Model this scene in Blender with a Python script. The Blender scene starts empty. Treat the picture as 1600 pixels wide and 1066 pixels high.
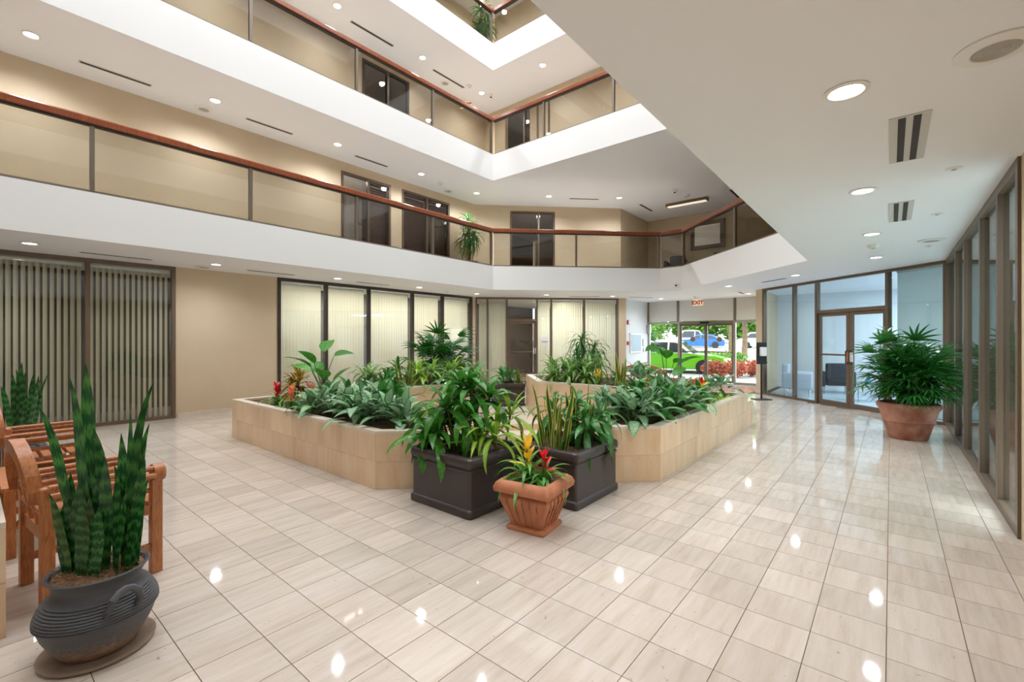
import bpy, bmesh, math, random
from mathutils import Matrix, Vector
from mathutils.geometry import tessellate_polygon
random.seed(7)
scene = bpy.context.scene
COL = scene.collection
R = math.radians

# ------------------------------------------------------------------ camera
cam_d = bpy.data.cameras.new('camera'); cam = bpy.data.objects.new('camera', cam_d); COL.objects.link(cam)
cam_d.sensor_fit = 'HORIZONTAL'; cam_d.sensor_width = 36.0; cam_d.lens = 36.0 * 712 / 1600
cam_d.shift_y = -3 / 1600; cam_d.clip_start = 0.05; cam_d.clip_end = 400
cam.location = (0, 0, 1.5); cam.rotation_euler = (R(90), 0, R(39.74))
scene.camera = cam

# ------------------------------------------------------------------ world, sun, skylight, exposure
W = bpy.data.worlds.new('overcast_sky'); scene.world = W; W.use_nodes = True
bg = W.node_tree.nodes['Background']; bg.inputs[0].default_value = (0.86, 0.93, 1.0, 1); bg.inputs[1].default_value = 3.6
sun_d = bpy.data.lights.new('sun', 'SUN'); sun_d.energy = 3.6; sun_d.angle = R(3); sun_d.color = (1, .96, .88)
sun = bpy.data.objects.new('sun', sun_d); COL.objects.link(sun); sun.rotation_euler = (R(18), R(38), 0)
def area(name, loc, sx, sy, e, col=(1, 1, 1), rot=(0, 0, 0)):
    d = bpy.data.lights.new(name, 'AREA'); d.shape = 'RECTANGLE'; d.size = sx; d.size_y = sy; d.energy = e; d.color = col
    o = bpy.data.objects.new(name, d); COL.objects.link(o); o.location = loc; o.rotation_euler = rot
    return o
area('skylight_daylight', (-4.81, 2.7, 12.7), 7.0, 13.0, 1000, (.90, .94, 1.0))
SPOT_E = 62
scene.view_settings.view_transform = 'Standard'; scene.view_settings.look = 'None'
scene.view_settings.gamma = 1.0; scene.view_settings.use_curve_mapping = False
scene.view_settings.exposure = 0.5
scene.cycles.max_bounces = 7; scene.cycles.diffuse_bounces = 4; scene.cycles.glossy_bounces = 3
scene.cycles.transparent_max_bounces = 12; scene.cycles.sample_clamp_indirect = 6
scene.cycles.caustics_reflective = False; scene.cycles.caustics_refractive = False

# ------------------------------------------------------------------ colour and material helpers
def lin(c):
    return tuple(((v / 255) / 12.92 if v <= 10 else (((v / 255) + .055) / 1.055) ** 2.4) for v in c) + (1,)
MATS = {}
def new_mat(name):
    m = bpy.data.materials.new(name); m.use_nodes = True; MATS[name] = m
    return m, m.node_tree.nodes, m.node_tree.links, m.node_tree.nodes['Principled BSDF']
def mat(name, c, rough=.5, c2=None, scale=8, metal=0, spec=.5, bump=0, bscale=60, stretch=(1, 1, 1), coat=0):
    m, N, K, B = new_mat(name)
    B.inputs['Base Color'].default_value = lin(c); B.inputs['Roughness'].default_value = rough
    B.inputs['Metallic'].default_value = metal; B.inputs['Specular IOR Level'].default_value = spec
    if coat: B.inputs['Coat Weight'].default_value = coat; B.inputs['Coat Roughness'].default_value = .1
    if c2 or bump:
        g = N.new('ShaderNodeNewGeometry'); mp = N.new('ShaderNodeMapping'); mp.inputs['Scale'].default_value = stretch
        K.new(g.outputs['Position'], mp.inputs['Vector'])
    if c2:
        n = N.new('ShaderNodeTexNoise'); n.inputs['Scale'].default_value = scale; n.inputs['Detail'].default_value = 6
        r = N.new('ShaderNodeValToRGB'); r.color_ramp.elements[0].color = lin(c); r.color_ramp.elements[1].color = lin(c2)
        r.color_ramp.elements[0].position = .35; r.color_ramp.elements[1].position = .68
        K.new(mp.outputs[0], n.inputs['Vector']); K.new(n.outputs['Fac'], r.inputs[0]); K.new(r.outputs[0], B.inputs['Base Color'])
    if bump:
        n2 = N.new('ShaderNodeTexNoise'); n2.inputs['Scale'].default_value = bscale; n2.inputs['Detail'].default_value = 4
        b = N.new('ShaderNodeBump'); b.inputs['Strength'].default_value = bump; b.inputs['Distance'].default_value = .01
        K.new(mp.outputs[0], n2.inputs['Vector']); K.new(n2.outputs['Fac'], b.inputs['Height']); K.new(b.outputs[0], B.inputs['Normal'])
    return m
def glass(name, tint=(255, 255, 255), ior=1.5, rough=0.0, haze=None, hz=0.0):
    m, N, K, B = new_mat(name); out = N['Material Output']; N.remove(B)
    t = N.new('ShaderNodeBsdfTransparent'); t.inputs[0].default_value = lin(tint)
    g = N.new('ShaderNodeBsdfGlossy'); g.inputs['Roughness'].default_value = rough
    ge = N.new('ShaderNodeNewGeometry'); dt = N.new('ShaderNodeVectorMath'); dt.operation = 'DOT_PRODUCT'; K.new(ge.outputs['Incoming'], dt.inputs[0]); K.new(ge.outputs['Normal'], dt.inputs[1])
    def M(op, a, b=0.0):
        x = N.new('ShaderNodeMath'); x.operation = op
        for i, v in enumerate((a, b)):
            if isinstance(v, (int, float)): x.inputs[i].default_value = v
            else: K.new(v, x.inputs[i])
        return x
    r0 = ((ior - 1) / (ior + 1)) ** 2
    f = M('ADD', M('MULTIPLY', M('POWER', M('SUBTRACT', 1.0, M('ABSOLUTE', dt.outputs['Value']).outputs[0]).outputs[0], 5.0).outputs[0], (1 - r0) * .8).outputs[0], r0)
    mx = N.new('ShaderNodeMixShader'); K.new(f.outputs[0], mx.inputs[0]); K.new(t.outputs[0], mx.inputs[1]); K.new(g.outputs[0], mx.inputs[2])
    last = mx
    if haze:
        d = N.new('ShaderNodeBsdfDiffuse'); d.inputs[0].default_value = lin(haze)
        m2 = N.new('ShaderNodeMixShader'); m2.inputs[0].default_value = hz; K.new(mx.outputs[0], m2.inputs[1]); K.new(d.outputs[0], m2.inputs[2]); last = m2
    K.new(last.outputs[0], out.inputs[0]); return m
def emit(name, c, s):
    m, N, K, B = new_mat(name)
    B.inputs['Base Color'].default_value = lin(c); B.inputs['Emission Color'].default_value = lin(c); B.inputs['Emission Strength'].default_value = s
    return m
TS, TX0, TY0 = .3013, -1.222, 2.172          # floor tile module and grid origin
def tile_mat(name, ca, cb, cdark, rough, module=(TS, TS, 10), org=(TX0, TY0, 0), streak=(16, 1.6, 3)):
    m, N, K, B = new_mat(name)
    g = N.new('ShaderNodeNewGeometry')
    s = N.new('ShaderNodeVectorMath'); s.operation = 'SUBTRACT'; s.inputs[1].default_value = org; K.new(g.outputs['Position'], s.inputs[0])
    d = N.new('ShaderNodeVectorMath'); d.operation = 'DIVIDE'; d.inputs[1].default_value = module; K.new(s.outputs[0], d.inputs[0])
    f = N.new('ShaderNodeVectorMath'); f.operation = 'FLOOR'; K.new(d.outputs[0], f.inputs[0])
    wn = N.new('ShaderNodeTexWhiteNoise'); K.new(f.outputs[0], wn.inputs['Vector'])
    # streaky travertine veins, shifted for every slab
    sh = N.new('ShaderNodeVectorMath'); sh.operation = 'MULTIPLY_ADD'; sh.inputs[1].default_value = (7, 7, 7)
    K.new(wn.outputs['Color'], sh.inputs[0]); K.new(g.outputs['Position'], sh.inputs[2])
    mp = N.new('ShaderNodeMapping'); mp.inputs['Scale'].default_value = streak; K.new(sh.outputs[0], mp.inputs['Vector'])
    n = N.new('ShaderNodeTexNoise'); n.inputs['Scale'].default_value = 1.3; n.inputs['Detail'].default_value = 7; n.inputs['Roughness'].default_value = .62
    K.new(mp.outputs[0], n.inputs['Vector'])
    r = N.new('ShaderNodeValToRGB'); e = r.color_ramp.elements
    e[0].position = .25; e[0].color = lin(cdark); e[1].position = .75; e[1].color = lin(cb); x = e.new(.47); x.color = lin(ca)
    K.new(n.outputs['Fac'], r.inputs[0])
    hv = N.new('ShaderNodeMapRange'); hv.inputs['To Min'].default_value = .9; hv.inputs['To Max'].default_value = 1.06; K.new(wn.outputs['Value'], hv.inputs['Value'])
    ml = N.new('ShaderNodeVectorMath'); ml.operation = 'SCALE'; K.new(r.outputs[0], ml.inputs[0]); K.new(hv.outputs[0], ml.inputs['Scale'])
    # small pits
    p = N.new('ShaderNodeTexNoise'); p.inputs['Scale'].default_value = 42; p.inputs['Detail'].default_value = 3; K.new(sh.outputs[0], p.inputs['Vector'])
    pr_ = N.new('ShaderNodeValToRGB'); pr_.color_ramp.elements[0].position = .24; pr_.color_ramp.elements[1].position = .31
    pr_.color_ramp.elements[0].color = (.6, .55, .48, 1); pr_.color_ramp.elements[1].color = (1, 1, 1, 1); K.new(p.outputs['Fac'], pr_.inputs[0])
    mm = N.new('ShaderNodeMix'); mm.data_type = 'RGBA'; mm.blend_type = 'MULTIPLY'; mm.inputs[0].default_value = 1
    K.new(ml.outputs[0], mm.inputs[6]); K.new(pr_.outputs[0], mm.inputs[7]); K.new(mm.outputs[2], B.inputs['Base Color'])
    B.inputs['Roughness'].default_value = rough; B.inputs['Specular IOR Level'].default_value = .5
    return m
def wood(name, ca, cb, rough=.35, stretch=(6, 6, 40)):
    m, N, K, B = new_mat(name)
    t = N.new('ShaderNodeTexCoord'); mp = N.new('ShaderNodeMapping'); mp.inputs['Scale'].default_value = stretch; K.new(t.outputs['Object'], mp.inputs[0])
    n = N.new('ShaderNodeTexNoise'); n.inputs['Scale'].default_value = 2; n.inputs['Detail'].default_value = 5; n.inputs['Distortion'].default_value = 1.2; K.new(mp.outputs[0], n.inputs[0])
    r = N.new('ShaderNodeValToRGB'); r.color_ramp.elements[0].color = lin(ca); r.color_ramp.elements[1].color = lin(cb)
    r.color_ramp.elements[0].position = .3; r.color_ramp.elements[1].position = .7
    K.new(n.outputs['Fac'], r.inputs[0]); K.new(r.outputs[0], B.inputs['Base Color']); B.inputs['Roughness'].default_value = rough
    return m
def leaf_mat(name, c1, c2, mode='plain', rough=.26, trans=.25):
    m, N, K, B = new_mat(name); out = N['Material Output']
    uv = N.new('ShaderNodeUVMap'); sp = N.new('ShaderNodeSeparateXYZ'); K.new(uv.outputs[0], sp.inputs[0])
    oi = N.new('ShaderNodeObjectInfo')
    def M(op, a, b=None, c=None):
        x = N.new('ShaderNodeMath'); x.operation = op
        for i, v in enumerate((a, b, c)):
            if v is None: continue
            if isinstance(v, (int, float)): x.inputs[i].default_value = v
            else: K.new(v, x.inputs[i])
        return x.outputs[0]
    ax = M('MULTIPLY', M('ABSOLUTE', M('SUBTRACT', sp.outputs[0], .5)), 2.0)      # 0 at the midrib, 1 at the edge
    no = N.new('ShaderNodeTexNoise'); no.inputs['Scale'].default_value = 14; no.inputs['Detail'].default_value = 3
    cb = N.new('ShaderNodeCombineXYZ'); K.new(M('MULTIPLY', sp.outputs[0], 1.0), cb.inputs[0]); K.new(sp.outputs[1], cb.inputs[1]); K.new(M('MULTIPLY', oi.outputs['Random'], 30.0), cb.inputs[2])
    K.new(cb.outputs[0], no.inputs['Vector'])
    nf = no.outputs['Fac']
    def step(v, lo, hi):
        x = N.new('ShaderNodeMapRange'); x.interpolation_type = 'SMOOTHSTEP'
        x.inputs['From Min'].default_value = lo; x.inputs['From Max'].default_value = hi; K.new(v, x.inputs['Value']); return x.outputs[0]
    if mode == 'plain': f = step(nf, .35, .75)
    elif mode == 'edge': f = step(M('ADD', ax, M('MULTIPLY', M('SUBTRACT', nf, .5), .2)), .62, .74)
    elif mode == 'center': f = M('SUBTRACT', 1.0, step(M('ADD', ax, M('MULTIPLY', M('SUBTRACT', nf, .5), .25)), .22, .46))
    elif mode == 'stripes': f = step(M('SINE', M('MULTIPLY', M('ADD', ax, .06), 13.0)), .1, .75)
    elif mode == 'silver':
        v = M('SINE', M('MULTIPLY', M('SUBTRACT', sp.outputs[1], M('MULTIPLY', ax, .28)), 70.0))
        f = M('MULTIPLY', M('SUBTRACT', 1.0, step(ax, .55, .9)), step(M('ADD', M('MULTIPLY', v, .22), nf), .38, .66))
    elif mode == 'band':
        v = M('SINE', M('ADD', M('MULTIPLY', sp.outputs[1], 52.0), M('MULTIPLY', nf, 10.0)))
        f = M('MULTIPLY', step(v, -.3, .9), .8)
    mix = N.new('ShaderNodeMix'); mix.data_type = 'RGBA'; mix.inputs[6].default_value = lin(c1); mix.inputs[7].default_value = lin(c2); K.new(f, mix.inputs[0])
    sc = N.new('ShaderNodeMapRange'); sc.inputs['To Min'].default_value = .82; sc.inputs['To Max'].default_value = 1.35; K.new(oi.outputs['Random'], sc.inputs['Value'])
    ml = N.new('ShaderNodeVectorMath'); ml.operation = 'SCALE'; K.new(mix.outputs[2], ml.inputs[0]); K.new(sc.outputs[0], ml.inputs['Scale'])
    K.new(ml.outputs[0], B.inputs['Base Color']); B.inputs['Roughness'].default_value = rough; B.inputs['Specular IOR Level'].default_value = .45
    tr = N.new('ShaderNodeBsdfTranslucent'); K.new(ml.outputs[0], tr.inputs[0])
    ms = N.new('ShaderNodeMixShader'); ms.inputs[0].default_value = trans; K.new(B.outputs[0], ms.inputs[1]); K.new(tr.outputs[0], ms.inputs[2]); K.new(ms.outputs[0], out.inputs[0])
    return m

mat('paint_white', (244, 244, 243), .6)
mat('paint_soffit', (243, 244, 248), .7)
mat('paint_beige', (208, 188, 158), .7, (212, 193, 164), 2)
mat('paint_grey', (214, 212, 208), .6)
mat('paint_cool', (224, 232, 238), .6)
mat('shaded_room_wall', (70, 64, 60), .8)  # shade of the office rooms put into the wall colour
mat('carpet', (214, 206, 194), .95)
mat('bronze', (112, 94, 78), .42, metal=.35)
mat('bronze_dark', (62, 54, 48), .45, metal=.3)
mat('rail_metal', (128, 118, 106), .38, metal=.5)
mat('alu', (176, 172, 166), .35, metal=.6)
mat('black_metal', (38, 36, 36), .4, metal=.2)
mat('chrome', (200, 200, 200), .15, metal=1)
wood('mahogany', (126, 62, 34), (160, 88, 52), .28, (20, 20, 3))
wood('teak', (156, 90, 50), (196, 130, 80), .35, (30, 30, 5))
wood('dark_slat', (74, 52, 46), (92, 68, 60), .5)
glass('clear_glass', (251, 253, 252))
glass('cool_glass', (234, 243, 246))
glass('rail_glass', (222, 221, 218), 1.5)
glass('door_glass', (236, 232, 228), 1.6)
glass('bright_glass', (250, 252, 250), 1.35)
glass('table_glass', (205, 215, 210), 1.8)
tile_mat('floor_stone', (196, 183, 169), (206, 195, 184), (184, 169, 152), .045)
tile_mat('panel_stone', (230, 198, 160), (238, 214, 182), (212, 178, 140), .35, (.6, .6, .285), (-3.95, 4.7, 0), (5, 5, .9))
mat('coping_stone', (224, 212, 194), .3, (220, 204, 182), 5)
mat('grout', (98, 82, 66), .9)
mat('mortar', (150, 128, 104), .9)
mat('soil', (74, 54, 40), .95, (112, 84, 60), 30, bump=.8, bscale=70)
mat('bark_mulch', (160, 122, 88), .95, (96, 66, 44), 60, bump=1.0, bscale=120)
mat('black_plastic', (64, 55, 53), .36, spec=.5)
mat('terracotta', (190, 124, 86), .62, (168, 102, 68), 9, bump=.15, bscale=90)
mat('terracotta_red', (142, 74, 52), .7, (186, 138, 116), 4, bump=.2, bscale=40)
mat('saucer_clay', (156, 136, 118), .5, (132, 112, 96), 8)
mat('plastic_white', (236, 234, 230), .4)
mat('alu_white', (206, 203, 198), .5)
mat('vent_dark', (58, 54, 52), .7)
mat('grille_grey', (190, 186, 180), .6)
mat('red_paint', (196, 30, 34), .4)
mat('exit_red', (176, 24, 8), .6)
mat('blue_board', (150, 178, 198), .3)
mat('lens_dark', (26, 26, 28), .2)
mat('vane', (226, 220, 196), .6)
def translucent(nm, c, f):
    n_ = MATS[nm].node_tree; t_ = n_.nodes.new('ShaderNodeBsdfTranslucent'); t_.inputs[0].default_value = lin(c); x_ = n_.nodes.new('ShaderNodeMixShader'); x_.inputs[0].default_value = f
    n_.links.new(n_.nodes['Principled BSDF'].outputs[0], x_.inputs[1]); n_.links.new(t_.outputs[0], x_.inputs[2]); n_.links.new(x_.outputs[0], n_.nodes['Material Output'].inputs[0])
translucent('vane', (226, 220, 196), .35)
mat('shade_white', (226, 232, 230), .6); translucent('shade_white', (226, 232, 230), .5)
emit('lamp_lens', (255, 250, 240), 9.0)
emit('exit_face', (246, 226, 190), .35)
emit('tube_lens', (255, 244, 224), .5)
mat('mirror', (220, 220, 216), .04, metal=1)
mat('picture_frame', (70, 58, 50), .45)
mat('fabric_dark', (46, 48, 54), .8)
mat('fabric_pale', (196, 202, 214), .8)
mat('office_floor', (188, 204, 216), .3)
mat('concrete', (226, 224, 218), .8, (214, 210, 204), 3)
mat('asphalt', (168, 168, 168), .9)
mat('lawn', (104, 160, 60), .95, (140, 190, 84), 12)
mat('tyre', (30, 30, 32), .7)
mat('car_glass', (40, 48, 56), .08)
mat('car_lime', (112, 196, 40), .2, coat=.6)
mat('car_white', (238, 240, 242), .2, coat=.6)
mat('car_blue', (38, 92, 190), .2, coat=.6)
mat('trunk_bark', (134, 112, 92), .9, (104, 84, 66), 9, bump=.5, bscale=20)
mat('stem_green', (92, 116, 58), .6)
mat('cane_brown', (132, 108, 78), .8)
leaf_mat('leaf_snake', (24, 72, 34), (74, 130, 60), 'band')
leaf_mat('leaf_snake_edge', (72, 112, 50), (222, 214, 90), 'edge')
leaf_mat('leaf_dark', (42, 104, 44), (86, 148, 62), 'plain', .25)
leaf_mat('leaf_lisa', (48, 118, 40), (100, 168, 62), 'plain', .25)
leaf_mat('leaf_lime', (84, 152, 44), (206, 226, 84), 'stripes')
leaf_mat('leaf_warneck', (70, 134, 54), (178, 206, 122), 'stripes')
leaf_mat('leaf_aglao', (58, 126, 58), (190, 210, 182), 'silver', .28)
leaf_mat('leaf_brom', (70, 140, 54), (118, 180, 78), 'plain')
leaf_mat('leaf_croton', (96, 82, 34), (216, 172, 44), 'center')
leaf_mat('leaf_palm', (34, 92, 36), (64, 130, 52), 'plain')
leaf_mat('leaf_pothos', (120, 176, 56), (190, 212, 90), 'plain')
leaf_mat('bract_red', (206, 24, 40), (230, 60, 60), 'plain')
leaf_mat('bract_yellow', (240, 196, 36), (250, 220, 90), 'plain')
leaf_mat('bract_orange', (240, 120, 84), (250, 160, 110), 'plain')
leaf_mat('bract_pink', (222, 60, 90), (246, 190, 190), 'plain')
leaf_mat('leaf_shrub_red', (166, 72, 66), (214, 140, 92), 'plain')
leaf_mat('leaf_tree', (84, 130, 50), (140, 178, 80), 'plain', .5, .35)

# ------------------------------------------------------------------ object helpers
def tag(o, label=None, cat=None, group=None, kind=None):
    if label: o['label'] = label
    if cat: o['category'] = cat
    if group: o['group'] = group
    if kind: o['kind'] = kind
    return o
def empty(name, loc=(0, 0, 0), rz=0, label=None, cat=None, group=None, kind=None):
    o = bpy.data.objects.new(name, None); COL.objects.link(o); o.location = loc; o.rotation_euler = (0, 0, rz); o.empty_display_size = .1
    return tag(o, label, cat, group, kind)
def link(name, me, parent=None, mtx=None):
    o = bpy.data.objects.new(name, me); COL.objects.link(o)
    if parent is not None: o.parent = parent
    if mtx is not None: o.matrix_basis = mtx
    return o
class MB:
    def __init__(s): s.v = []; s.f = []; s.uv = None
    def add(s, vs, fs):
        b = len(s.v); s.v += [tuple(p) for p in vs]; s.f += [tuple(i + b for i in f) for f in fs]; return s
    def box(s, a, b):
        x0, y0, z0 = a; x1, y1, z1 = b
        return s.add([(x0, y0, z0), (x1, y0, z0), (x1, y1, z0), (x0, y1, z0), (x0, y0, z1), (x1, y0, z1), (x1, y1, z1), (x0, y1, z1)],
                     [(0, 3, 2, 1), (4, 5, 6, 7), (0, 1, 5, 4), (1, 2, 6, 5), (2, 3, 7, 6), (3, 0, 4, 7)])
    def bevbox(s, a, b, r=.01, seg=2):
        bm = bmesh.new(); m = Matrix.Translation([(a[i] + b[i]) / 2 for i in range(3)]) @ Matrix.Diagonal([b[i] - a[i] for i in range(3)] + [1])
        bmesh.ops.create_cube(bm, size=1, matrix=m); bmesh.ops.bevel(bm, geom=bm.edges[:], offset=r, segments=seg, affect='EDGES', profile=.5)
        return s.frombm(bm)
    def frombm(s, bm):
        bm.verts.ensure_lookup_table(); bm.verts.index_update()
        s.add([v.co[:] for v in bm.verts], [[v.index for v in f.verts] for f in bm.faces]); bm.free(); return s
    def prism(s, poly, z0, z1):
        n = len(poly); a = sum(poly[i][0] * poly[(i + 1) % n][1] - poly[(i + 1) % n][0] * poly[i][1] for i in range(n))
        if a < 0: poly = poly[::-1]
        vs = [(x, y, z0) for x, y in poly] + [(x, y, z1) for x, y in poly]; fs = [(i, (i + 1) % n, (i + 1) % n + n, i + n) for i in range(n)]
        tri = tessellate_polygon([[Vector((x, y, 0)) for x, y in poly]])
        for t in tri:
            p = [poly[i] for i in t]; ar = (p[1][0] - p[0][0]) * (p[2][1] - p[0][1]) - (p[2][0] - p[0][0]) * (p[1][1] - p[0][1])
            t = t if ar > 0 else t[::-1]
            fs.append(tuple(i + n for i in t)); fs.append(tuple(t[::-1]))
        return s.add(vs, fs)
    def ring(s, outer, inner, z0, z1):
        n = len(outer); V = []
        for z in (z0, z1): V += [(x, y, z) for x, y in outer] + [(x, y, z) for x, y in inner]
        F = []
        for i in range(n):
            j = (i + 1) % n
            F += [(i, j, 2 * n + j, 2 * n + i), (n + j, n + i, 3 * n + i, 3 * n + j), (2 * n + i, 2 * n + j, 3 * n + j, 3 * n + i), (j, i, n + i, n + j)]
        return s.add(V, F)
    def tube(s, pts, r, n=8, caps=True):
        pts = [Vector(p) for p in pts]; rs = r if isinstance(r, (list, tuple)) else [r] * len(pts); V = []; F = []
        up = Vector((0, 0, 1))
        for i, p in enumerate(pts):
            t = (pts[min(i + 1, len(pts) - 1)] - pts[max(i - 1, 0)]).normalized()
            a = t.cross(up) if abs(t.z) < .95 else t.cross(Vector((1, 0, 0))); a.normalize(); b = t.cross(a)
            for k in range(n):
                q = 2 * math.pi * k / n; V.append(p + a * (rs[i] * math.cos(q)) + b * (rs[i] * math.sin(q)))
        for i in range(len(pts) - 1):
            for k in range(n): F.append((i * n + k, i * n + (k + 1) % n, (i + 1) * n + (k + 1) % n, (i + 1) * n + k))
        if caps: F.append(tuple(range(n))[::-1]); F.append(tuple(range((len(pts) - 1) * n, len(pts) * n)))
        return s.add(V, F)
    def lathe(s, prof, n=32, cx=0, cy=0):
        V = []; F = []
        for r, z in prof:
            for k in range(n): q = 2 * math.pi * k / n; V.append((cx + r * math.cos(q), cy + r * math.sin(q), z))
        for i in range(len(prof) - 1):
            for k in range(n): F.append((i * n + k, i * n + (k + 1) % n, (i + 1) * n + (k + 1) % n, (i + 1) * n + k))
        return s.add(V, F)
    def sweep(s, prof_yz, x0, x1):   # extrude a closed (y,z) profile along x
        n = len(prof_yz); V = [(x0, y, z) for y, z in prof_yz] + [(x1, y, z) for y, z in prof_yz]
        return s.add(V, [(i, i + n, (i + 1) % n + n, (i + 1) % n) for i in range(n)] + [tuple(range(n)), tuple(range(n, 2 * n))[::-1]])
    def mesh(s, name, m, smooth=False):
        me = bpy.data.meshes.new(name); me.from_pydata(s.v, [], s.f); me.materials.append(MATS[m]); me.validate()
        if smooth:
            for p in me.polygons: p.use_smooth = True
            try: me.set_sharp_from_angle(angle=R(40))
            except Exception: pass
        return me
    def build(s, name, m, parent=None, smooth=False, fix=True):
        me = s.mesh(name, m, smooth)
        if fix:
            bm = bmesh.new(); bm.from_mesh(me); bmesh.ops.recalc_face_normals(bm, faces=bm.faces[:]); bm.to_mesh(me); bm.free()
        return link(name, me, parent)
def wall_frame(p0, p1):
    dx, dy = p1[0] - p0[0], p1[1] - p0[1]; return math.hypot(dx, dy), math.atan2(dy, dx)
def inset(poly, d):
    n = len(poly); a = sum(poly[i][0] * poly[(i + 1) % n][1] - poly[(i + 1) % n][0] * poly[i][1] for i in range(n)); sg = 1 if a > 0 else -1
    out = []
    for i in range(n):
        p0, p1, p2 = Vector(poly[i - 1]), Vector(poly[i]), Vector(poly[(i + 1) % n])
        e1 = (p1 - p0).normalized(); e2 = (p2 - p1).normalized(); n1 = Vector((-e1.y, e1.x)) * sg; n2 = Vector((-e2.y, e2.x)) * sg
        b = n1 + n2; b = b / max(b.dot(n1), .2); q = p1 + b * d; out.append((q.x, q.y))
    return out

# ------------------------------------------------------------------ the setting: floor
X0, X1, Y0, Y1 = -12.6, 4.2, -6.2, 16.6
FLO = MB().box((X0, Y0, -.3), (X1, 16.46, -.004)).build('floor', 'grout')
tag(FLO, 'polished cream travertine tile floor of the atrium', 'floor', kind='structure')
th = R(39.74); ct, st_ = math.cos(th), math.sin(th)
def in_room(x, y):
    if x < -10.45 or x > .75 or y > 16.35 or y < -2: return False
    if y > 10.7 and x < -10.45 + (y - 10.7) and y < 14.28: return False
    if y > 14.2 and x < -7.0: return False
    if y > 10.88 and (x - .75) * (13.95 - 10.88) - (y - 10.88) * (-2.69 - .75) > 0 and y < 13.95: return False
    if y >= 13.95 and x > -2.9: return False
    return True
LOW_L = [(-7.75, 2.62), (-3.95, 2.62), (-3.6, 2.97), (-4.2, 3.57), (-5.25, 3.57), (-7.75, 3.57)]
UP_L = [(-6.15, 3.57), (-5.25, 3.57), (-5.25, 5.2), (-6.3, 6.25), (-7.0, 5.55), (-7.0, 4.42)]
mir = lambda P: [(.75 - y, .75 - x) for x, y in P][::-1]
LOW_R, UP_R = mir(LOW_L), mir(UP_L)
def inside(pt, poly):
    x, y = pt; c = False; n = len(poly)
    for i in range(n):
        (x1, y1), (x2, y2) = poly[i], poly[i - 1]
        if (y1 > y) != (y2 > y) and x < (x2 - x1) * (y - y1) / (y2 - y1) + x1: c = not c
    return c
tiles = []
for i in range(-40, 12):
    for j in range(-14, 50):
        x, y = TX0 + (i + .5) * TS, TY0 + (j + .5) * TS
        if not in_room(x, y): continue
        if any(inside((x, y), inset(P, .22)) for P in (LOW_L, UP_L, LOW_R, UP_R)): continue
        X, Y = x * ct + y * st_, -x * st_ + y * ct
        vis = Y > .9 and abs(X) < Y * 1.16 and 1068 / Y < 575
        tiles.append((0 if vis else 1, math.hypot(x, y), x, y))
tiles.sort()
tm = MB().box((-TS / 2 + .0019, -TS / 2 + .0019, -.012), (TS / 2 - .0019, TS / 2 - .0019, 0)).mesh('tile', 'floor_stone')
for v, d, x, y in tiles[:300]: link('tile', tm, FLO, Matrix.Translation((x, y, 0)))
far = MB(); h = TS / 2 - .0019
for v, d, x, y in tiles[300:]: far.box((x - h, y - h, -.012), (x + h, y + h, 0))
tag(far.build('tile_field', 'floor_stone', FLO, fix=False), kind='stuff')

# ------------------------------------------------------------------ slabs, ceilings, fascias
OCT = [(-8.5, -4), (-1.12, -4), (-1.12, 9.43), (-4.49, 12.8), (-5.1, 12.8), (-8.5, 9.4)]
RECT = [(-8.5, -4), (-1.12, -4), (-1.12, 9.4), (-8.5, 9.4)]
OUT = [(X0, Y0), (X1, Y0), (X1, Y1), (X0, Y1)]
def holed(outer, hole, z, up):
    P = outer + hole; tri = tessellate_polygon([[Vector((x, y, 0)) for x, y in outer], [Vector((x, y, 0)) for x, y in hole[::-1]]])
    P = outer + hole[::-1]; mb = MB(); F = []
    for t in tri:
        p = [P[i] for i in t]; ar = (p[1][0] - p[0][0]) * (p[2][1] - p[0][1]) - (p[2][0] - p[0][0]) * (p[1][1] - p[0][1])
        F.append(tuple(t) if (ar > 0) == up else tuple(t)[::-1])
    return mb.add([(x, y, z) for x, y in P], F)
def band(poly, z0, z1, t=.05):
    return MB().ring(inset(poly, -t), poly, z0, z1)
LV = [(2.87, 3.53, OCT), (5.90, 6.63, RECT), (8.97, 9.72, RECT), (12.05, 12.6, RECT)]
names = ['ground floor', 'second floor', 'third floor', 'fourth floor']
above = ['second floor', 'third floor', 'fourth floor', 'roof']
for k, (z0, z1, hole) in enumerate(LV):
    tag(holed(OUT, hole, z0, False).build('ceiling', 'paint_soffit', fix=False), f'off-white plaster ceiling over the {names[k]} walkways', 'ceiling', kind='structure')
    tag(band(hole, z0 + .002, z1).build(f'trim_{k+1}', 'paint_white'), f'broad smooth white fascia band around the atrium at the {above[k]}', 'fascia', kind='structure')
    if k < 3: tag(holed(OUT, inset(hole, -.04), z1 - .02, True).build('floor', 'carpet', fix=False), f'carpeted walkway floor of the {above[k]}', 'floor', kind='structure')
roof = MB().box((X0, Y0, 13.2), (X1, Y1, 13.4)).build('roof', 'paint_white'); tag(roof, 'flat white roof deck above the atrium well', 'roof', kind='structure')
tag(band(RECT, 12.6, 13.2).build('trim_5', 'paint_white'), 'white upstand band directly beneath the roof deck', 'fascia', kind='structure')

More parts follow.
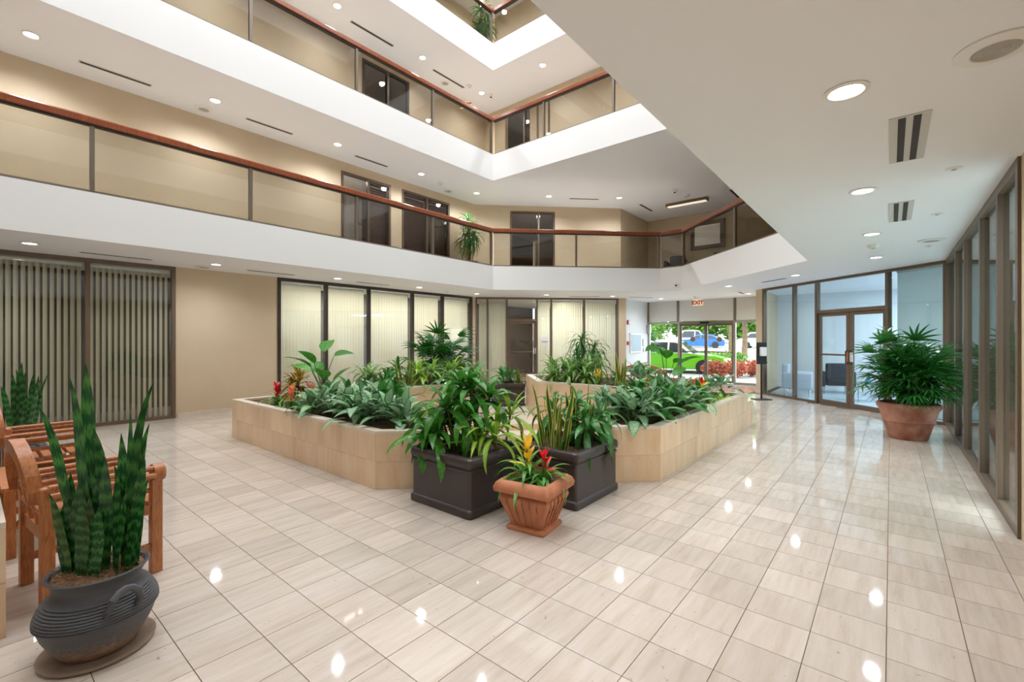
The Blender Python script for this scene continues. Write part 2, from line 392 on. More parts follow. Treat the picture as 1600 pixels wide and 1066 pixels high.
# ------------------------------------------------------------------ walls
def wall(name, p0, p1, z0, z1, m, label, opens=(), t=.14, kind='structure'):
    """wall with its face on p0->p1, room on its left; opens = (s0, s1, za, zb)"""
    Ln, a = wall_frame(p0, p1); mb = MB(); xs = sorted({0, Ln, *[o[0] for o in opens], *[o[1] for o in opens]})
    for x0, x1 in zip(xs, xs[1:]):
        if x1 - x0 < 1e-4: continue
        mid = (x0 + x1) / 2; cut = sorted([(max(o[2], z0), min(o[3], z1)) for o in opens if o[0] < mid < o[1]]); z = z0
        for a0, a1 in cut:
            if a0 > z + 1e-3: mb.box((x0, -t, z), (x1, 0, a0))
            z = a1
        if z < z1 - 1e-3: mb.box((x0, -t, z), (x1, 0, z1))
    o = mb.build(name, m); o.location = (p0[0], p0[1], 0); o.rotation_euler = (0, 0, a)
    return tag(o, label, 'wall', kind=kind)
LWX = -10.45; DG0, DG1 = (-6.87, 14.28), (-10.45, 10.70)     # diagonal glazed wall, walked right to left
DL = math.hypot(DG1[0] - DG0[0], DG1[1] - DG0[1])
RD0, RD1 = (.75, 10.88), (-2.69, 13.95)
sL = lambda y: 10.70 - y                                      # distance along the left wall
wall('wall_left', (LWX, 10.70), (LWX, Y0), 0, 2.87, 'paint_beige', 'beige ground-floor wall under the long balcony', [(sL(10.55), sL(4.44), 0, 2.87), (sL(2.57), sL(-1.4), 0, 2.87)])
wall('wall_back', DG0, DG1, 0, 2.87, 'paint_beige', 'slanted ground-floor wall holding the glazed office front', [(DL - 4.80, DL, 0, 2.87)])
wall('wall_vestibule', (-7.0, 16.4), (-7.0, 14.20), 0, 2.87, 'paint_cool', 'white vestibule wall with the directory board')
wall('wall_pier', (-2.69, 13.95), (-2.9, 14.15), 0, 2.87, 'paint_beige', 'narrow beige pier beside the sanitizer stand')
wall('wall_passage', (-2.9, 14.15), (-2.9, 16.4), 0, 2.87, 'paint_beige', 'beige side wall of the entrance vestibule')
wall('wall_right', (.75, Y0), (.75, 5.05), 0, 2.87, 'paint_beige', 'pale wall end at the near edge of the glazed corridor')
wall('wall_near', (X0, -6.0), (X1, -6.0), 0, 13.2, 'paint_beige', 'plain beige wall behind the viewpoint')
wall('wall_left_upper', (LWX, 10.70), (LWX, Y0), 3.53, 5.90, 'paint_beige', 'tan second-floor corridor wall with two glazed fronts', [(sL(7.41), sL(5.96), 3.53, 5.67), (sL(9.55), sL(7.78), 3.53, 5.67)])
wall('wall_back_upper', (-7.0, 14.15), DG1, 3.53, 5.90, 'paint_beige', 'tan slanted second-floor wall with one glazed window', [(DL - .18 - 2.63, DL - .18 - 1.14, 3.53, 5.72)])
wall('wall_bay', (-7.0, 16.4), (-7.0, 14.15), 3.53, 5.90, 'paint_beige', 'tan return wall of the second-floor bay')
wall('wall_bay_end', (X1, 16.4), (-7.0, 16.4), 3.53, 5.90, 'paint_beige', 'tan end wall of the second-floor bay carrying the mirror')
wall('wall_bay_return', (-2.2, 14.1), (-2.2, 16.4), 3.53, 5.9, 'paint_beige', 'tan side wall closing the second-floor bay')
wall('wall_right_upper', (.75, Y0), (.75, 16.4), 3.53, 5.90, 'paint_beige', 'tan second-floor wall above the glazed corridor')
for k, (za, zb) in enumerate([(6.63, 8.97), (9.72, 12.05)]):
    nm = ('third', 'fourth')[k]
    wall(f'wall_left_{nm}', (LWX, 11.15), (LWX, Y0), za, zb, 'paint_beige', f'tan {nm}-floor corridor wall on the long side', [(11.15 - 8.02, 11.15 - 6.55, za, za + 2.1)] if k == 0 else ())
    wall(f'wall_back_{nm}', (.75, 11.15), (LWX, 11.15), za, zb, 'paint_beige', f'tan {nm}-floor corridor wall on the short side', [(.75 + 8.55, .75 + 9.55, za, za + 2.1)] if k == 0 else ())
    wall(f'wall_right_{nm}', (.75, Y0), (.75, 11.15), za, zb, 'paint_beige', f'tan {nm}-floor corridor wall hidden above the ceiling edge')
# rooms behind the glass
tag(MB().box((-12.5, -6.0, 0), (-12.4, 16.4, 2.87)).build('wall_office_back', 'shaded_room_wall'), 'office wall coloured dark for the shaded room behind the vertical blinds', 'wall', kind='structure')
tag(MB().box((-12.5, -6.0, 3.53), (-12.4, 16.4, 12.0)).build('wall_office_upper', 'shaded_room_wall'), 'office wall coloured dark for the shaded rooms behind the upper glazed fronts', 'wall', kind='structure')
tag(MB().box((-12.4, 16.5, 0), (-7.14, 16.6, 2.87)).build('wall_office_side', 'shaded_room_wall'), 'end wall of the corner office, coloured dark for the shaded room', 'wall', kind='structure')
tag(MB().box((-12.5, 16.5, 3.53), (4.1, 16.6, 13.2)).build('wall_outer_back', 'paint_beige'), 'plain outer wall closing the upper floors above the entrance', 'wall', kind='structure')
tag(MB().box((3.9, -6, 0), (4.0, 16.6, 2.87)).build('wall_lounge_side', 'paint_cool'), 'pale blue-white far wall of the glazed lounge', 'wall', kind='structure')
tag(MB().box((-2.98, 16.4, 0), (4.0, 16.55, 2.87)).build('wall_lounge_back', 'paint_cool'), 'pale blue-white back wall of the glazed lounge', 'wall', kind='structure')
LF = [(-2.6, 16.4), (-2.6, 14.05), (.83, 10.95), (3.9, 10.95), (3.9, 16.4)]
tag(MB().prism(LF, -.01, .002).build('floor', 'office_floor'), 'pale blue-grey floor of the glazed lounge', 'floor', kind='structure')
tag(MB().box((.9, -6, -.01), (3.9, 10.9, .002)).build('floor', 'carpet'), 'carpet in the room behind the long glazed wall', 'floor', kind='structure')
# skirting
def skirting(n, p0, p1, label):
    Ln, a = wall_frame(p0, p1); o = MB().box((0, 0, 0), (Ln, .018, .085)).build(f'baseboard_{n}', 'coping_stone'); o.location = (p0[0], p0[1], 0); o.rotation_euler = (0, 0, a)
    tag(o, label, 'skirting', kind='structure')
skirting('left', (LWX, 4.40), (LWX, 2.60), 'low travertine skirting under the beige wall')
skirting('pier', (-2.69, 13.95), (-2.9, 14.15), 'low travertine skirting round the beige pier')

# ------------------------------------------------------------------ glazing
WN = [0]; DN = [0]
def glazing(p0, p1, z0, z1, mulls, label, gm='clear_glass', fm='bronze', fw=.05, dep=.10, skip=(), transom=None, thin=(), back=.02):
    """window wall standing on p0->p1 with room on its left; mulls = distances of mullions; skip = bays without a pane"""
    WN[0] += 1; Ln, a = wall_frame(p0, p1)
    e = empty(f'window_{WN[0]}', (p0[0], p0[1], 0), a, label, 'window', kind='structure')
    y0, y1 = -dep + back, back
    MB().box((0, y0, z1 - fw), (Ln, y1, z1)).build('head', fm, e)
    b = [0] + list(mulls) + [Ln]
    for i, s in enumerate(b):
        w = fw * (.45 if s in thin else 1); lo = s if i == 0 else (s - w if i == len(b) - 1 else s - w / 2)
        MB().box((lo, y0, z0), (lo + w, y1, z1 - fw)).build('mullion' if 0 < i < len(b) - 1 else 'jamb', fm, e)
    for i in range(len(b) - 1):
        l, r = b[i] + fw * (1 if i == 0 else .5), b[i + 1] - fw * (1 if i == len(b) - 2 else .5)
        if i in skip:
            if transom:
                MB().box((l, y0, transom - .02), (r, y1, transom + fw)).build('transom', fm, e)
                MB().box((l, -.045 + back, transom + fw), (r, -.037 + back, z1 - fw)).build('pane', gm, e)
            continue
        MB().box((l, y0, z0), (r, y1, z0 + fw * .9)).build('sill_rail', fm, e)
        MB().box((l, -.045 + back, z0 + fw * .9), (r, -.037 + back, z1 - fw)).build('pane', gm, e)
    return e
def glass_door(p0, p1, s0, s1, z0, z1, label, gm='clear_glass', fm='bronze', mid=None, handle='r', fw=.075, back=.0, grip='plastic_white'):
    DN[0] += 1; Ln, a = wall_frame(p0, p1)
    e = empty(f'door_{DN[0]}', (p0[0], p0[1], 0), a, label, 'door', kind='structure')
    f = MB(); y0, y1 = -.065 + back, -.02 + back
    f.box((s0, y0, z0), (s0 + fw, y1, z1)).box((s1 - fw, y0, z0), (s1, y1, z1)).box((s0 + fw, y0, z1 - fw), (s1 - fw, y1, z1)).box((s0 + fw, y0, z0), (s1 - fw, y1, z0 + fw * 1.4))
    if mid: f.box((s0 + fw, y0, mid - .02), (s1 - fw, y1, mid + .02))
    f.build('door_frame', fm, e)
    MB().box((s0 + fw, -.045 + back, z0 + fw), (s1 - fw, -.037 + back, z1 - fw)).build('pane', gm, e)
    if handle:
        hx = s0 + fw * .5 if handle == 'l' else s1 - fw * .5
        MB().box((hx - .05, y1, 1.0 + z0), (hx + .05, y1 + .012, 1.2 + z0)).build('push_plate', grip, e)
        MB().tube([(hx, y1, .95 + z0), (hx, y1 + .05, .97 + z0), (hx, y1 + .05, 1.23 + z0), (hx, y1, 1.25 + z0)], .011).build('handle', 'bronze_dark', e)
    return e
# ground floor, long left wall
glazing((LWX, 2.57), (LWX, -1.4), 0, 2.87, [1.23, 2.6], 'full-height window with open vertical blinds nearest the snake plants', fw=.06)
glazing((LWX, 10.55), (LWX, 4.44), 0, 2.87, [1.26, 2.39, 3.80, 4.97], 'five-bay full-height window behind the planters on the beige wall', fm='bronze_dark', fw=.07)
# diagonal office front
dW = (DG1[0], DG1[1]); u45 = ((DG0[0] - DG1[0]) / DL, (DG0[1] - DG1[1]) / DL)
dpt = lambda t: (DG1[0] + u45[0] * t, DG1[1] + u45[1] * t)
gp0 = dpt(4.80)
glazing(gp0, DG1, 0, 2.87, [4.80 - 3.63, 4.80 - 2.515, 4.80 - 2.03, 4.80 - 1.03, 4.80 - .393], 'slanted office front with a door and closed blinds', fm='bronze', fw=.055, skip=(3,), transom=2.11)
glass_door(gp0, DG1, 4.80 - 1.99, 4.80 - 1.07, .01, 2.09, 'bronze-framed glass office door with a push bar behind the planters', gm='door_glass', mid=1.08, handle='l')
# right diagonal lounge front
RL = math.hypot(RD1[0] - RD0[0], RD1[1] - RD0[1])
glazing(RD0, RD1, 0, 2.87, [1.08, 2.80, 3.50], 'bronze-framed lounge front behind the potted palm', gm='cool_glass', fw=.055, skip=(1,), transom=2.11)
glass_door(RD0, RD1, 1.11, 1.94, .01, 2.09, 'glass lounge door leaf half hidden by the potted palm', gm='cool_glass', handle='r')
glass_door(RD0, RD1, 1.95, 2.77, .01, 2.09, 'glass lounge door leaf with a tan notice and cross bar', gm='cool_glass', mid=1.15, handle='l', grip='terracotta')
# right long wall
glazing((.75, 5.05), (.75, 10.85), 0, 2.87, [.88, 1.93, 3.29, 4.34], 'long row of full-height panes along the glazed corridor', gm='cool_glass', fw=.085, dep=.14)
# entrance
DN[0] += 1
e = glazing((-2.9, 16.4), (-7.0, 16.4), 0, 2.12, [1.10, 2.95], 'glazed entrance front with side lights round the sliding doors', gm='bright_glass', fm='alu', fw=.07, skip=(1,))
MB().box((1.13, -.12, 2.02), (2.92, .05, 2.12)).build('door_header', 'rail_metal', e)
MB().bevbox((1.9, .05, 2.04), (2.2, .09, 2.1), .008).build('motion_sensor', 'lens_dark', e)
for s0, s1 in ((1.14, 2.03), (2.02, 2.91)):
    DN[0] += 0
    d = glass_door((-2.9, 16.4), (-7.0, 16.4), s0, s1, .01, 2.02, 'sliding entrance door leaf nearer the beige pier' if s0 < 1.5 else 'sliding entrance door leaf nearer the white wall', gm='bright_glass', fm='rail_metal', mid=1.06, handle=None, fw=.055, back=-.01)
    mb = MB(); cx = (s0 + s1) / 2
    V = [(cx + .09 * math.cos(q * .3927), -.02, 1.49 + .09 * math.sin(q * .3927)) for q in range(16)]; mb.add(V + [(x, -.03, z) for x, y, z in V], [tuple(range(16)), tuple(range(16, 32))[::-1]] + [(i, (i + 1) % 16, (i + 1) % 16 + 16, i + 16) for i in range(16)])
    mb.build('decal', 'cane_brown', d)
fr = empty('wall_entrance_header', (0, 0, 0), 0, 'grey panelled header above the entrance doors', 'wall', kind='structure')
for a, b in ((-7.0, -5.9), (-5.82, -4.02), (-3.94, -2.9)): MB().box((a, 16.36, 2.14), (b, 16.46, 2.87)).build('panel', 'paint_grey', fr)
for x in (-5.86, -3.98, -6.97): MB().box((x - .04, 16.33, 2.12), (x + .04, 16.46, 2.87)).build('post', 'rail_metal', fr)
# second floor fronts on the left wall and the slanted wall
glazing((LWX, 7.41), (LWX, 5.96), 3.53, 5.67, [.68], 'second-floor glazed entry with a pale door and dark blind', gm='door_glass', fm='bronze', fw=.06)
glazing((LWX, 9.55), (LWX, 7.78), 3.53, 5.67, [.88], 'second-floor window with dark brown slatted blinds', gm='door_glass', fm='bronze', fw=.06)
q0 = ((-10.45 + .7071 * 2.63), (10.7 + .7071 * 2.63)); q1 = ((-10.45 + .7071 * 1.14), (10.7 + .7071 * 1.14))
glazing(q0, q1, 3.53, 5.72, [.55], 'second-floor window on the slanted wall with dark glass', gm='door_glass', fm='bronze', fw=.06)
glazing((LWX, 8.02), (LWX, 6.55), 6.63, 8.73, [.7], 'dark third-floor glazed entry behind the balustrade', gm='door_glass', fm='bronze_dark', fw=.06)
glazing((-7.8, 11.15), (-8.8, 11.15), 6.63, 8.73, [.45], 'third-floor glazed front on the short corridor wall', gm='door_glass', fm='bronze', fw=.06)

# ------------------------------------------------------------------ vertical blinds and shades
def vblind(p0, p1, z1, pitch, ang, label, off=.16, m='vane', z0=.03, group='vertical blinds'):
    Ln, a = wall_frame(p0, p1); e = empty('vertical_blind', (p0[0], p0[1], 0), a, label, 'blind', group)
    MB().box((0, -off - .025, z1 - .05), (Ln, -off + .025, z1)).build('headrail', 'plastic_white', e)
    n = int(Ln / pitch); me = MB().add([(-.0445, 0, z0), (.0445, 0, z0), (.0445, 0, z1 - .05), (-.0445, 0, z1 - .05), (0, .006, z0), (0, .006, z1 - .05)], [(0, 4, 5, 3), (4, 1, 2, 5)]).mesh('slat', m)
    for i in range(n): link('slat', me, e, Matrix.Translation(((i + .5) * pitch, -off, 0)) @ Matrix.Rotation(ang + random.uniform(-.04, .04), 4, 'Z'))
vblind((LWX, 2.50), (LWX, 1.36), 2.79, .081, R(50), 'cream vertical blind half open beside the beige wall')
vblind((LWX, 1.29), (LWX, .02), 2.79, .081, R(50), 'cream vertical blind half open behind the wooden chairs')
by = [10.55, 9.29, 8.16, 6.75, 5.58, 4.44]; nmz = ['behind the lady palm', 'behind the lime-striped dracaena', 'second from the rubber-leaved plant', 'right of the tall broad-leaved plant', 'next to the beige wall, behind the croton']
for i in range(5): vblind((LWX, by[i] - .06), (LWX, by[i + 1] + .06), 2.78, .08, R(8), f'closed cream vertical blind {nmz[i]}')
for t1, t0, nm in ((4.74, 3.66, 'beside the vestibule'), (3.6, 2.55, 'behind the tall dracaena'), (2.48, 2.06, 'narrow, beside the office door sign'), (1.0, .43, 'left of the office door'), (.36, .05, 'in the narrow corner bay')):
    vblind(dpt(t1), dpt(t0), 2.79, .08, R(8), f'closed cream vertical blind {nm}')
def shade(p0, p1, z0, z1, label, off=.2):
    Ln, a = wall_frame(p0, p1); e = empty('roller_shade', (p0[0], p0[1], 0), a, label, 'shade', 'roller shades')
    MB().box((0, -off - .004, z0), (Ln, -off, z1)).build('fabric', 'shade_white', e); MB().tube([(0, -off, z1), (Ln, -off, z1)], .025).build('roller', 'plastic_white', e); MB().box((0, -off - .012, z0 - .02), (Ln, -off + .008, z0)).build('bottom_bar', 'alu', e)
rd = lambda s: (RD0[0] + (RD1[0] - RD0[0]) / RL * s, RD0[1] + (RD1[1] - RD0[1]) / RL * s)
shade(rd(.04), rd(1.05), .06, 2.82, 'pale roller shade lowered behind the potted palm')
for i, (a, b) in enumerate(((5.1, 5.9), (5.96, 6.95), (7.02, 8.3), (8.37, 9.36), (9.42, 10.8))): shade((.75, a), (.75, b), .9 if i == 0 else .06, 2.82, ('first', 'second', 'third', 'fourth', 'fifth')[i] + ' pale roller shade from the near end of the glazed corridor', off=.35)
# slatted brown blinds upstairs
def hblind(p0, p1, z0, z1, label):
    Ln, a = wall_frame(p0, p1); e = empty('slatted_blind', (p0[0], p0[1], 0), a, label, 'blind', 'brown slatted blinds')
    me = MB().box((0, -.014, -.028), (Ln, -.008, .028)).mesh('slat', 'dark_slat'); MB().box((0, -.12, z1), (Ln, -.08, z1 + .05)).build('headrail', 'dark_slat', e)
    n = int((z1 - z0) / .058)
    for i in range(n): link('slat', me, e, Matrix.Translation((0, -.1, z0 + (i + .5) * .058)) @ Matrix.Rotation(R(18), 4, 'X'))
hblind((LWX, 9.49), (LWX, 8.70), 3.6, 5.55, 'brown slatted blind in the second-floor window, bay nearer the corner plant')
hblind((LWX, 8.64), (LWX, 7.84), 3.6, 5.55, 'brown slatted blind in the second-floor window, bay nearer the glazed entry')
hblind((LWX, 7.35), (LWX, 6.76), 3.6, 5.55, 'narrow brown slatted blind beside the pale second-floor door')
pd = empty('office_door', (LWX, 6.70, 0), -math.pi / 2, 'pale blue-grey door behind the second-floor glazed entry', 'door'); MB().box((0, -.3, 3.56), (.7, -.26, 5.6)).build('door_leaf', 'paint_cool', pd); MB().tube([(.06, -.26, 4.5), (.06, -.2, 4.5), (.18, -.2, 4.5)], .012).build('handle', 'chrome', pd)

# ------------------------------------------------------------------ balustrades
def balustrade(pts, z0, ztop, label, ends=(True, True), off=.05):
    """pts = post positions along one straight run; the glass stands just outside the void edge"""
    p0, p1 = pts[0], pts[-1]; Ln, a = wall_frame(p0, p1)
    e = empty('balustrade', (p0[0], p0[1], 0), a, label, 'balustrade', 'glass balustrades round the atrium')
    ds = [math.hypot(p[0] - p0[0], p[1] - p0[1]) for p in pts]
    hw = .06; pr_ = [(-hw, -.1), (-hw + .015, -.11), (hw - .015, -.11), (hw, -.1), (hw, -.025), (hw - .03, 0), (-hw + .03, 0), (-hw, -.025)]
    MB().sweep([(y + off, z + ztop) for y, z in pr_], 0, Ln).build('handrail', 'mahogany', e)
    MB().box((0, off - .028, ztop - .135), (Ln, off + .028, ztop - .11)).build('top_rail', 'bronze_dark', e)
    MB().box((0, off - .025, z0), (Ln, off + .025, z0 + .035)).build('bottom_rail', 'rail_metal', e)
    for i, d in enumerate(ds):
        if (i == 0 and not ends[0]) or (i == len(ds) - 1 and not ends[1]): continue
        lo = min(max(d - .025, 0), Ln - .05); MB().box((lo, off - .03, z0 + .035), (lo + .05, off + .03, ztop - .135)).build('post', 'rail_metal', e)
    for d0, d1 in zip(ds, ds[1:]): MB().box((d0 + .025, off - .005, z0 + .035), (d1 - .025, off + .005, ztop - .135)).build('glass_panel', 'rail_glass', e)
ys = [9.4, 7.27, 5.22, 3.18, 1.14, -.9, -2.9, -4]
for k, (z, zt) in enumerate([(3.53, 4.59), (6.63, 7.67), (9.72, 10.7)]):
    nm = above[k]
    balustrade([(-8.5, y) for y in reversed(ys)], z, zt, f'glass balustrade with wooden handrail along the long side of the {nm}')
    balustrade([(-1.12, y) for y in ys], z, zt, f'glass balustrade of the {nm} directly above the viewpoint')
    if k: balustrade([(-8.5, 9.4), (-6.8, 9.4), (-4.85, 9.4), (-2.9, 9.4), (-1.12, 9.4)], z, zt, f'glass balustrade with wooden handrail across the short side of the {nm}', (False, False))
dd = .7071
balustrade([(-8.5, 9.4), (-8.5 + 2.364 * dd, 9.4 + 2.364 * dd), (-5.1, 12.8)], 3.53, 4.59, 'slanted glass balustrade below the second-floor dracaena', (False, True))
balustrade([(-5.1, 12.8), (-4.49, 12.8)], 3.53, 4.59, 'short glass balustrade panel at the tip of the second-floor bay', (False, False))
balustrade([(-4.49, 12.8), (-4.49 + 2.5 * dd, 12.8 - 2.5 * dd), (-1.12, 9.43)], 3.53, 4.59, 'slanted glass balustrade in front of the second-floor mirror', (True, False))

# ------------------------------------------------------------------ ceiling fixtures
trim_me = MB().lathe([(.105, 0), (.108, -.006), (.085, -.012), (.075, -.004), (.072, 0)], 28).mesh('trim_ring', 'plastic_white', True)
lens_me = MB().add([(.074 * math.cos(q * .2618), .074 * math.sin(q * .2618), -.003) for q in range(24)], [tuple(range(24))[::-1]]).mesh('lens', 'lamp_lens')
ORD = ['first', 'second', 'third', 'fourth', 'fifth', 'sixth', 'seventh', 'eighth', 'ninth', 'tenth', 'eleventh', 'twelfth']
def downlights(pts, z, where, grp, e=None):
    for i, (x, y) in enumerate(pts):
        r = empty('downlight', (x, y, z), 0, f'{ORD[i]} round downlight {where}', 'light', grp)
        link('trim_ring', trim_me, r); link('lens', lens_me, r)
        d = bpy.data.lights.new('downlight_beam', 'SPOT'); d.energy = e or SPOT_E; d.spot_size = R(160); d.spot_blend = 1.0; d.shadow_soft_size = .07; d.color = (.90, .94, 1.0)
        l = bpy.data.objects.new('downlight_beam', d); COL.objects.link(l); l.location = (0, 0, -.03); l.parent = r
downlights([(-.19, -1.2), (-.19, .95), (-.19, 3.11), (-.2, 5.3), (-.19, 7.55), (-.19, 9.75)], 2.87, 'from behind the viewpoint along the glazed corridor ceiling', 'corridor downlights')
downlights([(-1.57, 11.38), (-3.22, 12.6), (-3.3, 15.1), (-6.0, 15.1)], 2.87, 'towards the entrance in the vestibule ceiling', 'vestibule downlights')
downlights([(-9.5, -1.7), (-9.45, .6), (-9.5, 2.95), (-9.58, 5.38), (-9.58, 7.69), (-9.6, 9.88)], 2.87, 'from the near end under the long balcony on the ground floor', 'ground-floor downlights')
downlights([(-8.2, 11.54), (-6.84, 13.25)], 2.87, 'right of the corner in the ceiling before the slanted office front', 'office front downlights')
downlights([(-9.58, -1.7), (-9.56, .62), (-9.58, 2.96), (-9.61, 5.4), (-9.62, 7.79), (-9.6, 9.88)], 5.9, 'from the near end in the second-floor long corridor ceiling', 'second-floor downlights', 155)
downlights([(-8.1, 11.52), (-6.5, 13.04)], 5.9, 'right of the corner in the second-floor bay ceiling', 'second-floor bay downlights', 190)
downlights([(-9.55, 3.0), (-9.54, 5.35), (-9.55, 7.78), (-9.55, 10.05), (-7.3, 10.09), (-5.0, 10.1)], 8.97, 'from the near end round the third-floor corridor ceiling', 'third-floor downlights', 140)
downlights([(-9.55, 7.8), (-9.6, 10.1), (-7.3, 10.1)], 12.05, 'from the near end round the fourth-floor corridor ceiling', 'fourth-floor downlights', 110)
def vent(c, L, W, z, rot, label, slots=1, m='vent_dark'):
    e = empty('air_vent', (c[0], c[1], z), rot, label, 'vent', 'slot air vents')
    f = MB(); f.box((-L / 2, -W / 2, -.006), (L / 2, W / 2, 0)); f.build('vent_frame', 'alu_white', e)
    sw = .038 if slots > 1 else W * .62
    for i in range(slots):
        y = (i - (slots - 1) / 2) * (sw + .035); MB().box((-L / 2 + .02, y - sw / 2, -.0085), (L / 2 - .02, y + sw / 2, -.006)).build('slot', m, e)
vent((.09, 4.15), .93, .2, 2.87, R(90), 'two-slot white air vent in the corridor ceiling nearest the viewpoint', 2)
vent((.08, 6.45), .95, .2, 2.87, R(90), 'two-slot white air vent farther along the corridor ceiling', 2)
vn = ['nearest the viewpoint', 'in the middle', 'farthest along']
for z, lv in ((2.87, 'ground-floor'), (5.9, 'second-floor')):
    for i, y in enumerate((1.62, 4.05, 6.45)): vent((-9.8 if z < 3 else -9.87, y), .93, .09, z, R(90), f'slim slot air vent {vn[i]} in the {lv} long corridor ceiling')
for i, y in enumerate((3.9, 6.4, 8.9)): vent((-9.75, y), 1.2, .09, 8.97, R(90), f'slim slot air vent {vn[i]} in the third-floor corridor ceiling')
vent((-7.53, 12.67), 1.0, .08, 2.87, R(45), 'slim slot air vent before the slanted office front')
vent((-7.4, 12.44), .95, .08, 5.9, R(45), 'slim slot air vent in the second-floor bay ceiling')
vent((-6.3, 14.6), 1.0, .09, 5.9, R(90), 'slim slot air vent near the tan return wall of the second-floor bay')
vent((-3.63, 14.9), 1.0, .09, 5.9, R(90), 'slim slot air vent over the mirror end of the second-floor bay')
vent((-6.3, 14.2), .9, .09, 2.87, R(60), 'slim slot air vent beside the white vestibule wall')
vent((-2.1, 12.05), .75, .09, 2.87, R(-40), 'slim slot air vent before the lounge front')
vent((-3.4, 14.7), .6, .09, 2.87, R(90), 'slim slot air vent beside the beige pier')
def speaker(x, y, z, label, r=.15):
    e = empty('ceiling_speaker', (x, y, z), 0, label, 'speaker', 'ceiling speakers')
    MB().lathe([(r, 0), (r, -.008), (r * .85, -.016), (r * .6, -.018), (r * .58, -.014)], 36).build('bezel', 'plastic_white', e, True)
    g = MB()
    for i in range(9): g.lathe([(r * .58 * (i + .15) / 9, -.014), (r * .58 * (i + .5) / 9, -.018), (r * .58 * (i + .85) / 9, -.014)], 28)
    g.lathe([(r * .585, -.0135), (.001, -.0135)], 28)
    g.build('grille', 'grille_grey', e, True)
speaker(.38, 3.1, 2.87, 'round white ceiling speaker at the near end of the corridor', .15)
speaker(.43, 8.55, 2.87, 'round white ceiling speaker far along the corridor', .15)
speaker(-10.0, 2.9, 2.87, 'round ceiling speaker under the long balcony on the ground floor')
speaker(-10.1, 2.93, 5.9, 'round ceiling speaker near the second-floor slot vents'); speaker(-10.1, 9.2, 5.9, 'round ceiling speaker near the second-floor corner plant'); speaker(-10.0, 8.97, 8.97, 'round ceiling speaker in the third-floor corridor')
def disc(x, y, z, label, r=.05, nm='smoke_detector', cat='detector', h=.03):
    e = empty(nm, (x, y, z), 0, label, cat, 'small ceiling discs'); MB().lathe([(r, 0), (r, -h * .4), (r * .7, -h), (0.001, -h)], 24).build('housing', 'plastic_white', e, True); MB().lathe([(r * .3, -h), (r * .3, -h - .006), (.001, -h - .006)], 12).build('sensor', 'grille_grey', e, True)
disc(.39, 5.08, 2.87, 'flat white sprinkler cover near the two-slot vent', .055, 'sprinkler_cover', 'sprinkler', .008); disc(.39, 6.8, 2.87, 'flat white sprinkler cover farther along the corridor', .055, 'sprinkler_cover', 'sprinkler', .008)
disc(-.2, 8.46, 2.87, 'white smoke detector between corridor downlights', .075, h=.05); disc(.43, 9.05, 2.87, 'small white sprinkler cover near the far speaker', .05, 'sprinkler_cover', 'sprinkler', .008)
disc(-9.72, 8.55, 5.9, 'white smoke detector in the second-floor corridor ceiling', .08, h=.05); disc(-9.56, 9.52, 8.97, 'white smoke detector in the third-floor corridor ceiling', .08, h=.05)
disc(-4.8, 14.96, 2.87, 'white smoke detector before the entrance', .08, h=.05); disc(-9.7, 8.8, 2.87, 'white smoke detector under the ground-floor long balcony', .08, h=.05)
disc(-4.8, 14.1, 5.9, 'white smoke detector in the second-floor bay', .1, h=.06)
# security cameras
def dome(loc, rz, label):
    e = empty('security_camera', loc, rz, label, 'camera'); MB().lathe([(.07, 0), (.07, -.03), (.05, -.06), (.001, -.075)], 24).build('housing', 'plastic_white', e, True); MB().lathe([(.028, -.055), (.028, -.085), (.001, -.09)], 16).build('lens', 'lens_dark', e, True)
dome((-4.9, 13.4, 5.9), 0, 'white dome security camera on the second-floor bay ceiling')
dome((-9.4, 10.3, 8.97), 0, 'small dark-eyed security camera on the third-floor ceiling')
e = empty('security_camera', (-4.62, 12.76, 3.0), 0, 'small bullet security camera on the white fascia above the entrance route', 'camera')
MB().box((-.05, -.02, -.05), (.05, .04, .05)).build('housing', 'plastic_white', e); MB().tube([(0, -.02, 0), (0, -.045, 0)], .025, 16).build('lens', 'lens_dark', e)
# wood-trimmed fluorescent fixture in the bay
e = empty('ceiling_fixture', (-5.0, 14.72, 5.9), R(0), 'long wood-trimmed fluorescent fixture on the second-floor bay ceiling', 'light')
MB().bevbox((-.65, -.11, -.09), (.65, .11, 0), .012).build('wood_frame', 'cane_brown', e); MB().bevbox((-.6, -.085, -.11), (.6, .085, -.085), .01).build('diffuser', 'tube_lens', e)
# exit signs
def exit_sign(loc, rz, label):
    e = empty('exit_sign', loc, rz, label, 'sign')
    MB().bevbox((-.17, -.02, -.2), (.17, .02, 0), .006).build('face_panel', 'exit_face', e); MB().box((-.03, -.015, 0), (.03, .015, .03)).build('bracket', 'plastic_white', e)
    c = bpy.data.curves.new('lettering', 'FONT'); c.body = 'EXIT'; c.size = .185; c.align_x = 'CENTER'; c.extrude = .002; c.offset = .008; c.materials.append(MATS['exit_red'])
    tmp = bpy.data.objects.new('tmp', c); me = bpy.data.meshes.new_from_object(tmp); bpy.data.objects.remove(tmp); t = link('lettering', me, e); t.location = (0, -.0235, -.165); t.rotation_euler = (R(90), 0, 0)
exit_sign((-5.03, 15.9, 2.84), R(0), 'illuminated EXIT sign hanging before the entrance doors')
exit_sign((-10.2, 10.0, 8.9), R(40), 'illuminated EXIT sign in the third-floor corridor corner')

